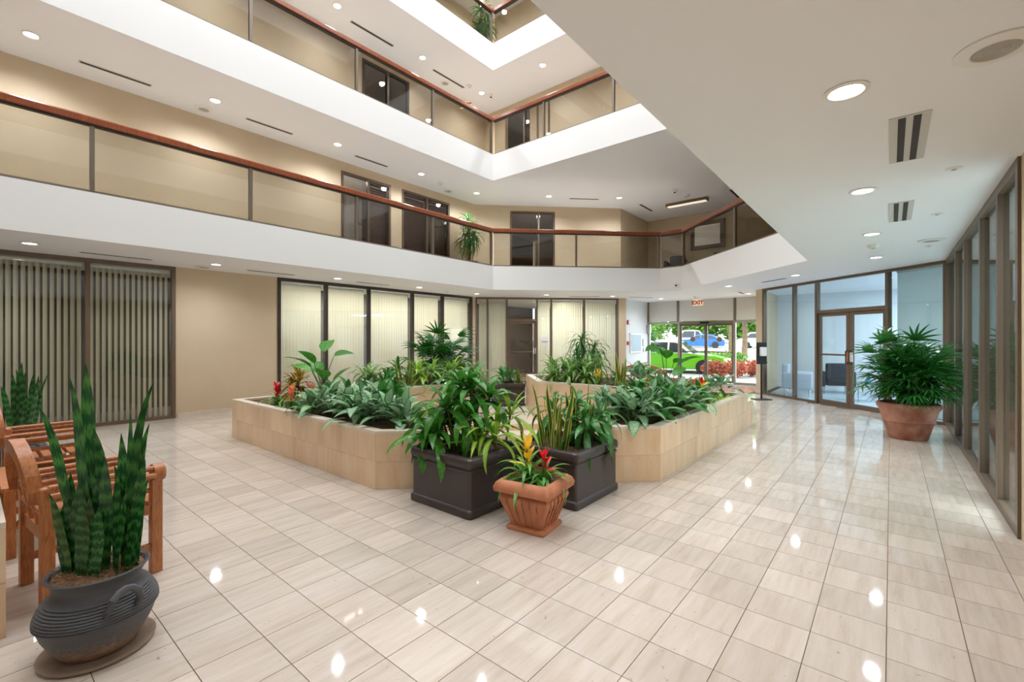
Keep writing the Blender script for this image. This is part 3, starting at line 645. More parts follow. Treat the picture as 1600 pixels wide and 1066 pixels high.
# ------------------------------------------------------------------ vestibule wall things, office sign, sanitizer stand
def plate(nm, cat, label, y, z, w, h_, m, d=.03, inner=None):
    e = empty(nm, (-6.995, y, z), 0, label, cat); MB().bevbox((0, -w / 2, -h_ / 2), (d, w / 2, h_ / 2), .006).build('housing', m, e)
    if inner: MB().box((d, -w * .42, -h_ * .42), (d + .006, w * .42, h_ * .42)).build('insert', inner, e)
plate('fire_strobe', 'alarm', 'red fire alarm strobe high on the white vestibule wall', 14.69, 2.08, .14, .14, 'red_paint', .05, 'plastic_white')
plate('pull_station', 'alarm', 'red fire alarm pull box beside the directory board', 14.66, 1.36, .09, .13, 'red_paint', .05)
plate('directory_board', 'board', 'pale blue directory board in a white frame on the vestibule wall', 15.3, 1.36, .95, .7, 'plastic_white', .03, 'blue_board')
plate('switch_plate', 'switch', 'upper small metal switch plate on the vestibule wall', 15.98, 1.38, .16, .26, 'alu', .02, 'plastic_white'); plate('switch_plate', 'switch', 'lower small metal switch plate on the vestibule wall', 16.03, 1.1, .16, .14, 'alu', .02, 'plastic_white')
plate('wall_sconce', 'sconce', 'small metal box lamp at the vestibule corner', 16.32, 1.86, .12, .3, 'alu', .12, 'plastic_white')
e = empty('door_sign', (dpt(2.28)[0] + .03, dpt(2.28)[1] - .03, 1.42), R(45), 'small white notice with one printed line beside the office door', 'sign'); MB().box((-.13, -.008, -.12), (.13, 0, .14)).build('card', 'plastic_white', e); MB().box((-.1, -.010, -.012), (.1, -.008, .004)).build('printed_line', 'vent_dark', e)
e = empty('sanitizer_stand', (-2.47, 12.65, 0), R(45), 'black hand sanitizer stand with white dispenser beside the beige pier', 'stand')
MB().bevbox((-.19, -.15, 0), (.19, .15, .02), .006).build('base', 'black_metal', e); MB().tube([(0, 0, .02), (0, 0, 1.0)], .022, 12).build('pole', 'black_metal', e); MB().bevbox((-.12, -.03, .88), (.12, .02, 1.42), .008).build('back_panel', 'black_metal', e); MB().bevbox((-.075, -.11, 1.08), (.075, -.03, 1.3), .015).build('dispenser', 'plastic_white', e); MB().bevbox((-.08, -.13, .92), (.08, -.03, .94), .005).build('drip_tray', 'black_metal', e)

# ------------------------------------------------------------------ stone planters and steps
def clad(e, p0, p1, z0, z1, rows, w=.6, shift=.0):
    Ln, a = wall_frame(p0, p1); n = max(1, round(Ln / w)); ww = Ln / n; hh = (z1 - z0) / rows
    m0 = Matrix.Translation((p0[0], p0[1], 0)) @ Matrix.Rotation(a, 4, 'Z')
    cache = {}
    for r in range(rows):
        cuts = [0] + [min(Ln, max(0, (i + (shift if r % 2 else 0)) * ww)) for i in range(1, n + (1 if (shift and r % 2) else 0))] + [Ln]; cuts = sorted(set(round(c, 4) for c in cuts))
        for c0, c1 in zip(cuts, cuts[1:]):
            if c1 - c0 < .03: continue
            key = (round(c1 - c0, 3)); me = cache.get(key)
            if me is None: me = cache[key] = MB().box((.001, 0, .001), (c1 - c0 - .001, .03, hh - .001)).mesh('panel', 'panel_stone')
            link('panel', me, e, m0 @ Matrix.Translation((c0, 0, z0 + r * hh)))
def planter(poly, h, faces, label, rows=2, z0=0, soil_m='soil', cw=.11):
    e = empty('stone_planter', (0, 0, 0), 0, label, 'planter', 'travertine planters in the middle of the atrium')
    MB().prism(inset(poly, .03), z0, h - .09).build('core', 'mortar', e)
    MB().ring(poly, inset(poly, cw), h - .03, h).build('coping', 'coping_stone', e)
    MB().ring(inset(poly, .028), inset(poly, cw), h - .12, h - .03).build('inner_wall', 'mortar', e)
    ip = inset(poly, cw + .002); xs = [p[0] for p in ip]; ys_ = [p[1] for p in ip]
    s = MB().prism(ip, h - .1, h - .055); s.build('soil', soil_m, e)
    n = len(poly)
    for i in faces: clad(e, poly[(i + 1) % n], poly[i], z0, h - .03, rows, shift=.5) if False else clad(e, poly[i], poly[(i + 1) % n], z0, h - .03, rows, .6, .5)
    return e
planter(LOW_L, .58, (0, 1, 2, 3, 5), 'low travertine planter on the wooden-chair side, filled with silver-leaved plants')
planter(LOW_R, .58, (0, 1, 2, 3, 4, 5), 'low travertine planter on the entrance side, ending in a lower block')
planter(UP_L, .81, (0, 1, 2, 3, 4, 5), 'raised travertine planter holding the lady palm', 2, .0)
planter(UP_R, .81, (0, 1, 2, 3, 4, 5), 'raised travertine planter holding the tall dracaena', 2, .0)
blk = empty('stone_block', (-2.34, 8.7, 0), 0, 'lower travertine end block of the entrance-side planter', 'block')
MB().box((-.45, -.195, 0), (.44, .19, .4)).build('core', 'mortar', blk); MB().box((-.46, -.2, .4), (.47, .2, .43)).build('coping', 'coping_stone', blk)
for zz in (0, .2): MB().box((.44, -.195, zz + .001), (.47, .2, zz + .199)).build('panel', 'panel_stone', blk)
NB = [(-5.4, -2.2), (-3.42, -2.2), (-3.42, .135), (-5.4, .135)]
planter(NB, .58, (1, 2), 'travertine planter end beside the dark snake-plant urn')
stp = empty('stone_steps', (-4.35, 5.1, 0), R(45), 'two broad travertine steps rising between the raised planters', 'steps')
# local x runs across the steps, local y runs inward
MB().prism([(-1.26, 0), (1.26, 0), (.555, .71), (.555, 2.2), (-.555, 2.2), (-.555, .71)], 0, .085).build('lower_tread', 'coping_stone', stp); MB().prism([(-.9, .36), (.9, .36), (.55, .715), (.55, 2.2), (.7, 2.95), (-.7, 2.95), (-.55, 2.2), (-.55, .715)], .085, .18).build('upper_tread', 'coping_stone', stp)
for i in range(4): MB().box((-1.26 + i * .63 + .002, -.02, .001), (-1.26 + (i + 1) * .63 - .002, 0, .065)).build('riser_panel', 'panel_stone', stp)
for i in range(3): MB().box((-.9 + i * .6 + .002, .34, .086), (-.9 + (i + 1) * .6 - .002, .36, .16)).build('riser_panel', 'panel_stone', stp)

# ------------------------------------------------------------------ pots
def rr(w, r, n=5):
    P = []
    for cx, cy, a0 in ((w - r, w - r, 0), (-w + r, w - r, 90), (-w + r, -w + r, 180), (w - r, -w + r, 270)):
        for i in range(n + 1): a = R(a0 + 90 * i / n); P.append((cx + r * math.cos(a), cy + r * math.sin(a)))
    return P
def loft(secs, cap0=True, cap1=True):
    mb = MB(); n = len(secs[0][0]); V = []; F = []
    for P, z in secs: V += [(x, y, z) for x, y in P]
    for i in range(len(secs) - 1):
        for k in range(n): F.append((i * n + k, i * n + (k + 1) % n, (i + 1) * n + (k + 1) % n, (i + 1) * n + k))
    if cap0: F.append(tuple(range(n))[::-1])
    if cap1: F.append(tuple(range((len(secs) - 1) * n, len(secs) * n)))
    return mb.add(V, F)
def black_planter(x, y, rz, s, h, label, grp='black square planters'):
    e = empty('square_planter', (x, y, 0), rz, label, 'planter', grp); w = s / 2
    loft([(rr(w * .955, .03), .07), (rr(w * .955, .03), h - .12)], False, False).build('body', 'black_plastic', e, True)
    loft([(rr(w * .98, .03), 0), (rr(w, .035), .012), (rr(w, .035), .05), (rr(w * .985, .03), .065), (rr(w * .955, .03), .075)], True, False).build('plinth', 'black_plastic', e, True)
    loft([(rr(w * .955, .03), h - .125), (rr(w * .975, .03), h - .12), (rr(w * .975, .03), h - .1), (rr(w * .955, .03), h - .095), (rr(w * .955, .03), h - .085), (rr(w, .04), h - .075), (rr(w * 1.01, .045), h - .045), (rr(w * 1.0, .045), h - .012), (rr(w * .97, .04), h), (rr(w * .87, .03), h), (rr(w * .86, .03), h - .06)], False, False).build('rim', 'black_plastic', e, True)
    MB().prism(rr(w * .88, .03), h - .07, h - .05).build('soil', 'soil', e)
    return e
black_planter(-3.06, 3.06, 0, .8, .5, 'black square planter with the broad green dracaena at the opening')
black_planter(-2.49, 3.79, 0, .8, .5, 'black square planter with the yellow-edged snake plant at the opening')
black_planter(-5.94, 7.04, R(45), .62, .45, 'small black square planter at the back of the stone steps').location.z = .18
def square_pot(x, y, rz, k, label):
    e = empty('square_pot', (x, y, 0), rz, label, 'pot', 'square terracotta pots'); S = lambda w, z, r=.02: (rr(w * k, r * k), z * k)
    loft([S(.16, 0), S(.165, .015), S(.16, .03), S(.135, .036)]).build('foot', 'terracotta', e, True)
    loft([S(.13, .034), S(.15, .08), S(.185, .18), S(.205, .235), S(.2, .265), S(.18, .285)], True, False).build('body', 'terracotta', e, True)
    fl_ = MB()
    for sd in range(4):
        for i in range(5):
            t = (i - 2) * .062
            P = [Vector((t * f, -w - .004, z)) * k for w, z, f in ((.138, .05, .75), (.152, .085, .85), (.188, .18, 1.0), (.206, .235, 1.05), (.2, .262, 1.0))]
            mt = Matrix.Rotation(sd * math.pi / 2, 4, 'Z'); fl_.tube([mt @ p for p in P], .0055 * k, 5)
    fl_.build('fluting', 'terracotta', e, True)
    loft([S(.18, .28), S(.2, .285), S(.235, .3), S(.24, .33), S(.225, .365), S(.2, .385), S(.185, .385), S(.175, .35)], False, False).build('rim', 'terracotta', e, True)
    MB().prism(rr(.185 * k, .02), .34 * k, .352 * k).build('soil', 'soil', e)
    return e
square_pot(-2.2, 2.93, R(8), 1.03, 'fluted square terracotta pot holding the yellow and red bromeliads')
square_pot(-6.33, 6.66, R(45), .95, 'small square terracotta pot with a red bromeliad behind the stone steps').location.z = .18
# round terracotta pot of the palm
e = empty('round_pot', (.2, 9.12, 0), 0, 'large round weathered terracotta pot by the lounge front', 'pot')
MB().lathe([(.001, 0), (.22, 0), (.235, .02), (.27, .16), (.3, .26), (.315, .27), (.31, .29), (.35, .44), (.375, .47), (.385, .5), (.375, .535), (.35, .545), (.33, .53), (.325, .48)], 48).build('body', 'terracotta_red', e, True); MB().lathe([(.33, .49), (.2, .52), (.001, .53)], 32).build('mulch', 'bark_mulch', e, True)
# dark urn of the snake plant
def urn(x, y, label, k=1.0, grp='dark ribbed urns'):
    e = empty('ribbed_urn', (x, y, 0), R(0), label, 'pot', grp); pf = [(.001, .015), (.125, .015), (.14, .02), (.175, .07), (.205, .13), (.222, .18)]
    for i in range(9):
        z = .19 + i * .0115; r = .228 - max(0, i - 1) ** 1.6 * .0016; pf += [(r, z), (r + .004, z + .003), (r + .004, z + .007), (r - .001, z + .0095)]
    pf += [(.168, .31), (.162, .335), (.172, .36), (.19, .385), (.196, .392), (.19, .398), (.176, .39), (.165, .36)]
    m, N, K, B = (MATS['urn_clay'], None, None, None) if 'urn_clay' in MATS else new_mat('urn_clay')
    if N:
        g = N.new('ShaderNodeTexCoord'); sp = N.new('ShaderNodeSeparateXYZ'); K.new(g.outputs['Object'], sp.inputs[0]); n = N.new('ShaderNodeTexNoise'); n.inputs['Scale'].default_value = 60; n.inputs['Detail'].default_value = 4; K.new(g.outputs['Object'], n.inputs[0])
        a = N.new('ShaderNodeMath'); a.operation = 'MULTIPLY_ADD'; a.inputs[1].default_value = .16; K.new(n.outputs[0], a.inputs[0]); K.new(sp.outputs[2], a.inputs[2])
        r = N.new('ShaderNodeValToRGB'); el = r.color_ramp.elements; el[0].position = .1; el[0].color = lin((168, 136, 112)); el[1].position = .22; el[1].color = lin((74, 74, 76)); x_ = el.new(.16); x_.color = lin((112, 96, 86))
        K.new(a.outputs[0], r.inputs[0]); K.new(r.outputs[0], B.inputs['Base Color']); B.inputs['Roughness'].default_value = .55
    o = MB().lathe([(a * k, b * k) for a, b in pf], 56).build('body', 'urn_clay', e, True)
    MB().lathe([(.17 * k, .375 * k), (.1 * k, .395 * k), (.001, .4 * k)], 32).build('mulch', 'bark_mulch', e, True)
    MB().lathe([(.001, .001), (.19 * k, .001), (.215 * k, .01), (.22 * k, .024), (.21 * k, .024), (.19 * k, .014), (.001, .013)], 40).build('saucer', 'saucer_clay', e, True)
    for sg in (R(14), R(194)):
        P = [Matrix.Rotation(sg, 4, 'Z') @ Vector((r, (t - .5) * .12, z)) * k for t, r, z in ((0, .212, .245), (0, .24, .275), (.08, .25, .315), (.3, .245, .34), (.5, .243, .345), (.7, .245, .34), (.92, .25, .315), (1, .24, .275), (1, .215, .245))]
        MB().tube(P, .016 * k, 8).build('handle', 'urn_clay', e, True)
    st = MB(); rnd = random.Random(3)
    for i in range(260):
        q = rnd.uniform(0, 6.28); r0 = .17 * math.sqrt(rnd.random()) * k; x0, y0 = r0 * math.cos(q), r0 * math.sin(q); d = rnd.uniform(0, 6.28); l = rnd.uniform(.02, .05)
        z = .395 * k; st.tube([(x0, y0, z), (x0 + l * .5 * math.cos(d), y0 + l * .5 * math.sin(d), z + rnd.uniform(.004, .018)), (x0 + l * math.cos(d + .5), y0 + l * math.sin(d + .5), z + rnd.uniform(-.002, .012))], .0012, 3, False)
    tag(st.build('shredded_bark', 'bark_mulch', e, False, False), kind='stuff')
    return e
urn(-2.96, .42, 'dark ribbed clay urn with two handles holding the tall snake plant', 1.0)
urn(-7.55, .42, 'dark clay urn behind the farther wooden chair', 1.0)

# ------------------------------------------------------------------ plants
def leaf_mesh(name, L, Wd, m, bend=60, shape='strap', fold=.25, seg=8, petiole=0, wave=0, twist=0):
    V = []; F = []; UV = []; p = Vector((0, 0, 0)); ds = L / seg; a = 0.0
    def wid(s):
        if shape == 'sword': return min(1, .62 + s * 1.2) * (1 - max(0, (s - .55) / .45) ** 2.2) if s < 1 else 0
        if shape == 'strap': return (.55 + .45 * math.sin(min(1, s * 1.6) * math.pi / 2)) * (1 - s ** 3.2)
        if shape == 'oval': return math.sin(math.pi * min(1, max(0, s)) ** .8) ** .85
        return math.sin(math.pi * s ** .7)
    if petiole:
        pl = petiole; V += [(0, -.004, 0), (0, .004, 0)]; UV += [(.45, 0), (.55, 0)]; p = Vector((pl, 0, 0))
    for i in range(seg + 1):
        s = i / seg; w = Wd / 2 * wid(s); w = max(w, .0015)
        tz = math.sin(s * 9) * wave; tw = twist * s
        n = Vector((math.sin(a), 0, math.cos(a)))
        for t in (-1, 0, 1):
            off = Vector((0, t * w * math.cos(tw), 0)) + n * (abs(t) * w * fold + t * w * math.sin(tw) + tz * (t != 0))
            V.append(tuple(p + off)); UV.append((.5 + t * .5, s))
        a2 = R(bend) * ((i + .5) / seg) ** 1.2; p = p + Vector((math.cos(a2), 0, -math.sin(a2))) * ds; a = a2
    b = 2 if petiole else 0
    if petiole: F.append((0, 1, 4, 2)) if False else F.extend([(0, 1, 3)])
    for i in range(seg):
        for k in (0, 1): F.append((b + i * 3 + k, b + i * 3 + k + 1, b + i * 3 + k + 4, b + i * 3 + k + 3))
    me = bpy.data.meshes.new(name); me.from_pydata(V, [], F); me.materials.append(MATS[m])
    u = me.uv_layers.new(name='UVMap')
    for lp in me.loops: u.data[lp.index].uv = UV[lp.vertex_index]
    for pg in me.polygons: pg.use_smooth = True
    return me
def put(root, me, loc, az, tilt, sc=1, sw=None, roll=0, nm='leaf'):
    m = Matrix.Translation(loc) @ Matrix.Rotation(az, 4, 'Z') @ Matrix.Rotation(-tilt, 4, 'Y') @ Matrix.Rotation(roll, 4, 'X') @ Matrix.Diagonal((sc, sw or sc, sc, 1))
    return link(nm, me, root, m)
LM = {}
def lm(key, *a, **k):
    if key not in LM: LM[key] = leaf_mesh('leaf', *a, **k)
    return LM[key]
def rosette(root, key, n, c, t0, t1, s0, s1, rnd, nm='leaf', jit=.012, az0=None):
    az = rnd.uniform(0, 6.28) if az0 is None else az0
    for i in range(n):
        f = i / max(1, n - 1); az += 2.39996 + rnd.uniform(-.25, .25); t = R(t0 + (t1 - t0) * f + rnd.uniform(-9, 9)); s = (s0 + (s1 - s0) * f) * rnd.uniform(.85, 1.12)
        me = LM[rnd.choice(key) if isinstance(key, list) else key]
        put(root, me, (c[0] + jit * math.cos(az), c[1] + jit * math.sin(az), c[2] - (1 - f) * .05), az, t, s, None, rnd.uniform(-.25, .25), nm)
def variants(key, m, L, Wd, bends, **k):
    out = []
    for i, b in enumerate(bends): lm(f'{key}{i}', L, Wd, m, b, **k); out.append(f'{key}{i}')
    return out
SNK = variants('snake', 'leaf_snake', 1.0, .085, (6, -5, 12), shape='sword', fold=.28, seg=10, wave=.006, twist=.35)
SNE = variants('snake_edge', 'leaf_snake_edge', .6, .05, (6, -8, 14), shape='sword', fold=.22, seg=9, wave=.008, twist=.5)
LIS = variants('lisa', 'leaf_lisa', .44, .092, (70, 100, 125), shape='strap', fold=.22)
DRK = variants('dark', 'leaf_dark', .44, .08, (70, 100, 120), shape='strap', fold=.22)
LIM = variants('lime', 'leaf_lime', .4, .056, (45, 75, 100), shape='strap', fold=.2)
WAR = variants('warn', 'leaf_warneck', .36, .054, (60, 95, 120), shape='strap', fold=.2)
TAL = variants('tall', 'leaf_dark', .45, .042, (80, 115, 135), shape='strap', fold=.2)
AGL = variants('aglao', 'leaf_aglao', .27, .11, (45, 70, 95), shape='oval', fold=.12, petiole=.12)
PEA = variants('peace', 'leaf_dark', .28, .085, (45, 70, 95), shape='oval', fold=.15, petiole=.1)
BIG = variants('bigleaf', 'leaf_lisa', .38, .2, (25, 45, 70), shape='oval', fold=.2)
BRO = variants('brom', 'leaf_brom', .34, .042, (75, 100, 125), shape='strap', fold=.2)
CRO = variants('croton', 'leaf_croton', .24, .065, (35, 60, 85), shape='oval', fold=.12, petiole=.02)
POT = variants('pothos', 'leaf_pothos', .09, .065, (40, 70), shape='oval', fold=.1, petiole=.03)
for c in ('red', 'yellow', 'orange', 'pink'): lm('bract_' + c, .13, .045, 'bract_' + c, 25, shape='oval', fold=.2, seg=5)
def pl(name, label, x, y, z, grp=None):
    return empty(name, (x, y, z), random.uniform(0, 6.28), label, 'plant', grp)
def snake(x, y, z, n, r, lo, hi, label, keys=SNK, seed=1, base=1.0, grp='snake plants'):
    e = pl('snake_plant', label, x, y, z, grp); rnd = random.Random(seed); e.rotation_euler = (0, 0, 0)
    for i in range(n):
        q = rnd.uniform(0, 6.28); rr_ = r * math.sqrt(rnd.random()); put(e, LM[rnd.choice(keys)], (rr_ * math.cos(q), rr_ * math.sin(q), -.02), q + rnd.uniform(-.8, .8), R(rnd.uniform(78, 89)), rnd.uniform(lo, hi) / base, None, rnd.uniform(0, 6.28))
    return e
def cane_plant(name, label, x, y, z, heads, keys, n, t=(5, 82), s=(1.05, .6), seed=1, grp=None, cr=.011):
    e = pl(name, label, x, y, z, grp); e.rotation_euler = (0, 0, 0); rnd = random.Random(seed)
    for hx, hy, hz in heads:
        cn = MB().tube([(hx * .5, hy * .5, -.04), (hx * .8, hy * .8, hz * .5), (hx, hy, hz)], cr, 7).build('cane', 'cane_brown', e, True)
        rosette(cn, keys, n, (hx, hy, hz), t[0], t[1], s[0], s[1], rnd)
    return e
def tuft(name, label, x, y, z, keys, n, t, s, seed=1, grp=None, jit=.03):
    e = pl(name, label, x, y, z, grp); rosette(e, keys, n, (0, 0, .02), t[0], t[1], s[0], s[1], random.Random(seed), jit=jit); return e
def bromeliad(x, y, z, color, label, seed=1, k=1.0, c2=None):
    e = pl('bromeliad', label, x, y, z, 'bromeliads'); rnd = random.Random(seed); rosette(e, BRO, 26, (0, 0, .05), 8, 74, 1.0 * k, .8 * k, rnd)
    fs = MB().tube([(0, 0, 0), (0, 0, .27 * k)], .012, 6).build('flower_stalk', 'stem_green', e, True)
    for j in range(3): rosette(fs, 'bract_' + (c2 if c2 and j == 2 else color), 6, (0, 0, (.15 + .055 * j) * k), 30 + 15 * j, 75, 1.1 * k, .8 * k, rnd, 'bract', .004)
    return e
def aglao(x, y, z, label, seed, n=30, k=1.0, keys=AGL):
    e = pl('aglaonema' if keys is AGL else 'peace_lily', label, x, y, z, 'leafy planter plants'); rnd = random.Random(seed)
    for hx, hy, hz in ((-.1, 0, .08), (.1, .06, .14), (.0, -.1, .11)):
        sm = MB().tube([(hx * .6, hy * .6, -.03), (hx, hy, hz * k)], .012, 6).build('stem', 'stem_green', e, True)
        rosette(sm, keys, int(n * .46), (hx, hy, hz * k), 14, 82, 1.12 * k, .85 * k, rnd)
    return e
def bigleaf(x, y, z, hs, label, seed):
    e = pl('broad_leaf_plant', label, x, y, z, 'broad-leaved plants'); rnd = random.Random(seed)
    for i, h_ in enumerate(hs):
        q = i * 2.4 + rnd.uniform(-.4, .4); d = .12 + .05 * rnd.random(); tip = (d * math.cos(q), d * math.sin(q), h_); stk = MB().tube([(0, 0, -.03), (tip[0] * .35, tip[1] * .35, h_ * .6), tip], [.009, .007, .005], 6).build('leaf_stalk', 'stem_green', e, True)
        put(stk, LM[rnd.choice(BIG)], tip, q, R(rnd.uniform(10, 55)), rnd.uniform(.85, 1.15), None, rnd.uniform(-.4, .4))
    return e
fan = None
def palm(x, y, z, canes, label, seed=1, k=1.0, nf=9):
    global fan
    rnd = random.Random(seed); e = pl('lady_palm', label, x, y, z, 'lady palms')
    if fan is None:
        bm_ = MB(); UV = []; V = []; F = []
        for j in range(8):
            a = R(-75 + 150 * j / 7); base = Vector((.2, 0, 0)); L = .3 - .05 * abs(j - 3.5) / 3.5
            for s_ in range(5):
                t = s_ / 4; w = .017 * (1 - t ** 2.5) + .0015; d = Vector((math.cos(a), math.sin(a), 0)); pr_ = Vector((-math.sin(a), math.cos(a), 0)); c = base + d * (L * t) + Vector((0, 0, -.13 * t * t))
                V += [tuple(c - pr_ * w), tuple(c + pr_ * w)]; UV += [(0, t), (1, t)]
            b = j * 10
            for s_ in range(4): F.append((b + s_ * 2, b + s_ * 2 + 1, b + s_ * 2 + 3, b + s_ * 2 + 2))
        n0 = len(V); V += [(0, -.003, 0), (0, .003, 0), (.2, .003, 0), (.2, -.003, 0)]; UV += [(0, 0)] * 4; F.append((n0, n0 + 1, n0 + 2, n0 + 3))
        fan = bpy.data.meshes.new('frond'); fan.from_pydata(V, [], F); fan.materials.append(MATS['leaf_palm']); u = fan.uv_layers.new(name='UVMap')
        for lp in fan.loops: u.data[lp.index].uv = UV[lp.vertex_index]
    for i in range(canes):
        q = rnd.uniform(0, 6.28); rr_ = .2 * k * math.sqrt(rnd.random()); h_ = rnd.uniform(.35, .85) * k; p0 = (rr_ * math.cos(q), rr_ * math.sin(q), -.04); p1 = (rr_ * 1.8 * math.cos(q), rr_ * 1.8 * math.sin(q), h_)
        cn = MB().tube([p0, ((p0[0] + p1[0]) / 2, (p0[1] + p1[1]) / 2, h_ * .55), p1], .009, 6).build('cane', 'cane_brown', e, True)
        az = rnd.uniform(0, 6.28)
        for j in range(nf): az += 2.4; f = j / nf; put(cn, fan, (p1[0], p1[1], p1[2] * (.35 + .65 * f)), az, R(-5 + 78 * f + rnd.uniform(-8, 8)), k * rnd.uniform(.8, 1.1), None, rnd.uniform(-.4, .4), 'frond')
    return e
# tall snake plant in the urn: leaves placed one by one (x, y offsets, height, lean)
e = pl('snake_plant', 'tall dark banded snake plant growing in the ribbed urn', -2.96, .42, .4, 'snake plants'); e.rotation_euler = (0, 0, 0); rnd = random.Random(5)
vx, vy = ct, st_                                                    # across the view
for a, d, at, h_, w_ in ((-.11, .0, -.2, .83, .62), (-.06, .03, -.12, 1.02, .75), (-.05, -.02, -.055, .97, .4), (.125, 0, .165, .92, .62), (.12, .03, .11, .77, .3), (.145, .0, .21, .54, .7), (.15, -.02, .235, .46, .6), (.06, -.03, .07, .57, .6), (-.05, -.05, -.03, .46, .95), (0, .02, -.01, .5, .6), (-.12, .03, -.09, .6, .8), (.1, -.03, .09, .5, .6), (.03, -.06, .03, .4, .8), (-.08, -.07, -.15, .42, .8), (.08, .05, .075, .52, .6), (.13, -.05, .16, .42, .6), (-.02, .05, -.04, .62, .6), (.14, .04, .17, .6, .6), (-.1, -.05, -.11, .36, .9), (.0, -.09, .02, .38, .9), (.06, -.09, .07, .34, .8), (-.05, .09, -.06, .7, .7), (.05, .09, .04, .66, .6), (.11, .07, .12, .7, .6), (.02, -.02, .03, .46, .8), (-.13, -.02, -.14, .48, .8)):
    x, y = a * vx - d * vy, a * vy + d * vx; q = th + (0 if at >= a else math.pi)
    put(e, LM[rnd.choice(SNK)], (x, y, -.03), q, R(90) - math.atan(abs(at - a) / h_), h_, w_, R(90) + rnd.uniform(-.5, .5))
snake(-7.55, .42, .4, 16, .12, .5, .9, 'dark snake plant behind the farther wooden chair', seed=11)
# black planter with broad dracaena
cane_plant('dracaena', 'broad glossy green dracaena filling the black planter', -3.1, 3.05, .45, [(-.2, -.12, .28), (-.05, -.2, .46), (.02, .05, .58), (-.22, .15, .46), (.12, .2, .5), (-.1, .02, .64), (.1, -.1, .36), (-.28, 0, .32), (-.12, -.28, .2), (-.3, -.22, .18)], LIS, 16, (-12, 80), (1.05, .75), 3)
cane_plant('dracaena', 'lime-striped dracaena at the inner corner of the black planter', -2.82, 3.16, .45, [(0, 0, .26), (.06, .14, .36), (.1, -.12, .2), (-.05, -.2, .14)], LIM, 14, (-10, 80), (1.05, .75), 4)
# black planter with snake plant
snake(-2.47, 3.62, .45, 16, .11, .38, .66, 'yellow-edged snake plant at the front of the black planter', SNE, 6, .6)
cane_plant('dracaena', 'dark green dracaena drooping over the black planter', -2.4, 3.95, .45, [(.05, 0, .26), (.15, .12, .32), (.16, -.14, .2), (-.1, .12, .4), (-.28, -.05, .34)], DRK, 13, (-30, 75), (1.1, .7), 8)
snake(-2.4, 4.05, .45, 11, .14, .42, .66, 'yellow-edged snake plant at the back of the black planter', SNE, 7, .6)
# bromeliads in the terracotta pot
bromeliad(-2.27, 2.92, .36, 'yellow', 'yellow-flowered bromeliad in the fluted terracotta pot', 1, 1.05); bromeliad(-2.12, 2.95, .36, 'red', 'red-flowered bromeliad in the fluted terracotta pot', 2, .8)
# low planter, chair side
Z = .53; ZU = .76
bromeliad(-6.95, 2.95, Z, 'red', 'red-flowered bromeliad at the end of the chair-side planter', 3); bromeliad(-6.35, 2.88, Z, 'orange', 'orange-flowered bromeliad below the croton', 4); bromeliad(-6.2, 3.08, Z, 'yellow', 'yellow and pink flowered bromeliad beside the broad-leaved plant', 5, 1.1, 'pink')
e = cane_plant('croton', 'yellow and bronze croton at the end of the chair-side planter', -6.95, 3.2, Z, [(0, 0, .24), (.05, .05, .38), (-.08, .06, .3)], CRO, 16, (-5, 78), (1.25, 1.0), 9)
bigleaf(-6.35, 3.33, Z, (.62, .72, .5, .4, .78, .56, .35, .45), 'tall broad-leaved plant in the chair-side planter', 3)
for i, (x, y, n, k, lb) in enumerate([(-5.62, 2.92, 34, 1.0, 'silver-leaved aglaonema beside the flowering bromeliads'), (-5.1, 3.1, 34, 1.05, 'silver-leaved aglaonema in the middle of the chair-side planter'), (-4.6, 2.95, 34, 1.05, 'silver-leaved aglaonema draped over the planter edge'), (-4.12, 3.02, 32, 1.0, 'silver-leaved aglaonema at the corner next to the black planter'), (-5.35, 3.38, 26, 1.05, 'silver-leaved aglaonema at the back of the chair-side planter')]): aglao(x, y, Z, lb, 20 + i, n, k)
aglao(-4.75, 3.38, Z, 'upright dark green peace lily behind the silver-leaved plants', 31, 26, 1.25, PEA); aglao(-5.9, 3.35, Z, 'dark green peace lily beside the tall broad-leaved plant', 32, 22, 1.1, PEA)
cane_plant('dracaena', 'small lime-striped dracaena at the planter corner', -3.95, 3.15, Z, [(0, 0, .1), (.08, .1, .16)], LIM, 11, (-15, 70), (.85, .6), 33)
# raised planter, chair side
cane_plant('dracaena', 'dark green dracaena at the near end of the raised planter', -5.75, 4.0, ZU, [(0, 0, .2), (.14, .1, .3), (-.12, .12, .18)], DRK, 13, (-10, 80), (.85, .6), 41)
snake(-5.5, 4.15, ZU, 10, .1, .32, .5, 'small snake plant in the raised planter', SNE, 42, .6)
cane_plant('dracaena', 'lime-striped dracaena above the bare planter wall', -5.45, 4.42, ZU, [(0, 0, .2), (.06, .14, .3), (-.12, 0, .26)], LIM, 15, (-15, 82), (.9, .7), 43)
palm(-5.95, 5.2, ZU, 12, 'dark lady palm rising from the raised planter', 4, .92, 8)
aglao(-5.5, 4.8, ZU, 'silver-leaved aglaonema in the raised planter', 44, 24, .95)
cane_plant('dracaena', 'yellow-green dracaena beside the lady palm', -5.4, 5.02, ZU, [(0, 0, .3), (.08, -.1, .2), (-.1, .05, .24)], LIM, 14, (-15, 82), (.9, .7), 45)
cane_plant('dracaena', 'fine-leaved green dracaena at the path end of the raised planter', -5.62, 5.45, ZU, [(0, 0, .28), (.14, .1, .2), (-.14, .05, .32), (.2, .22, .12)], WAR, 16, (-20, 80), (1.1, .75), 46)
cane_plant('dracaena', 'pale-striped dracaena leaning over the front of the raised planter', -5.95, 3.78, ZU, [(0, 0, .16), (.14, 0, .24), (-.1, .1, .26)], WAR, 15, (-30, 80), (1.1, .8), 47)
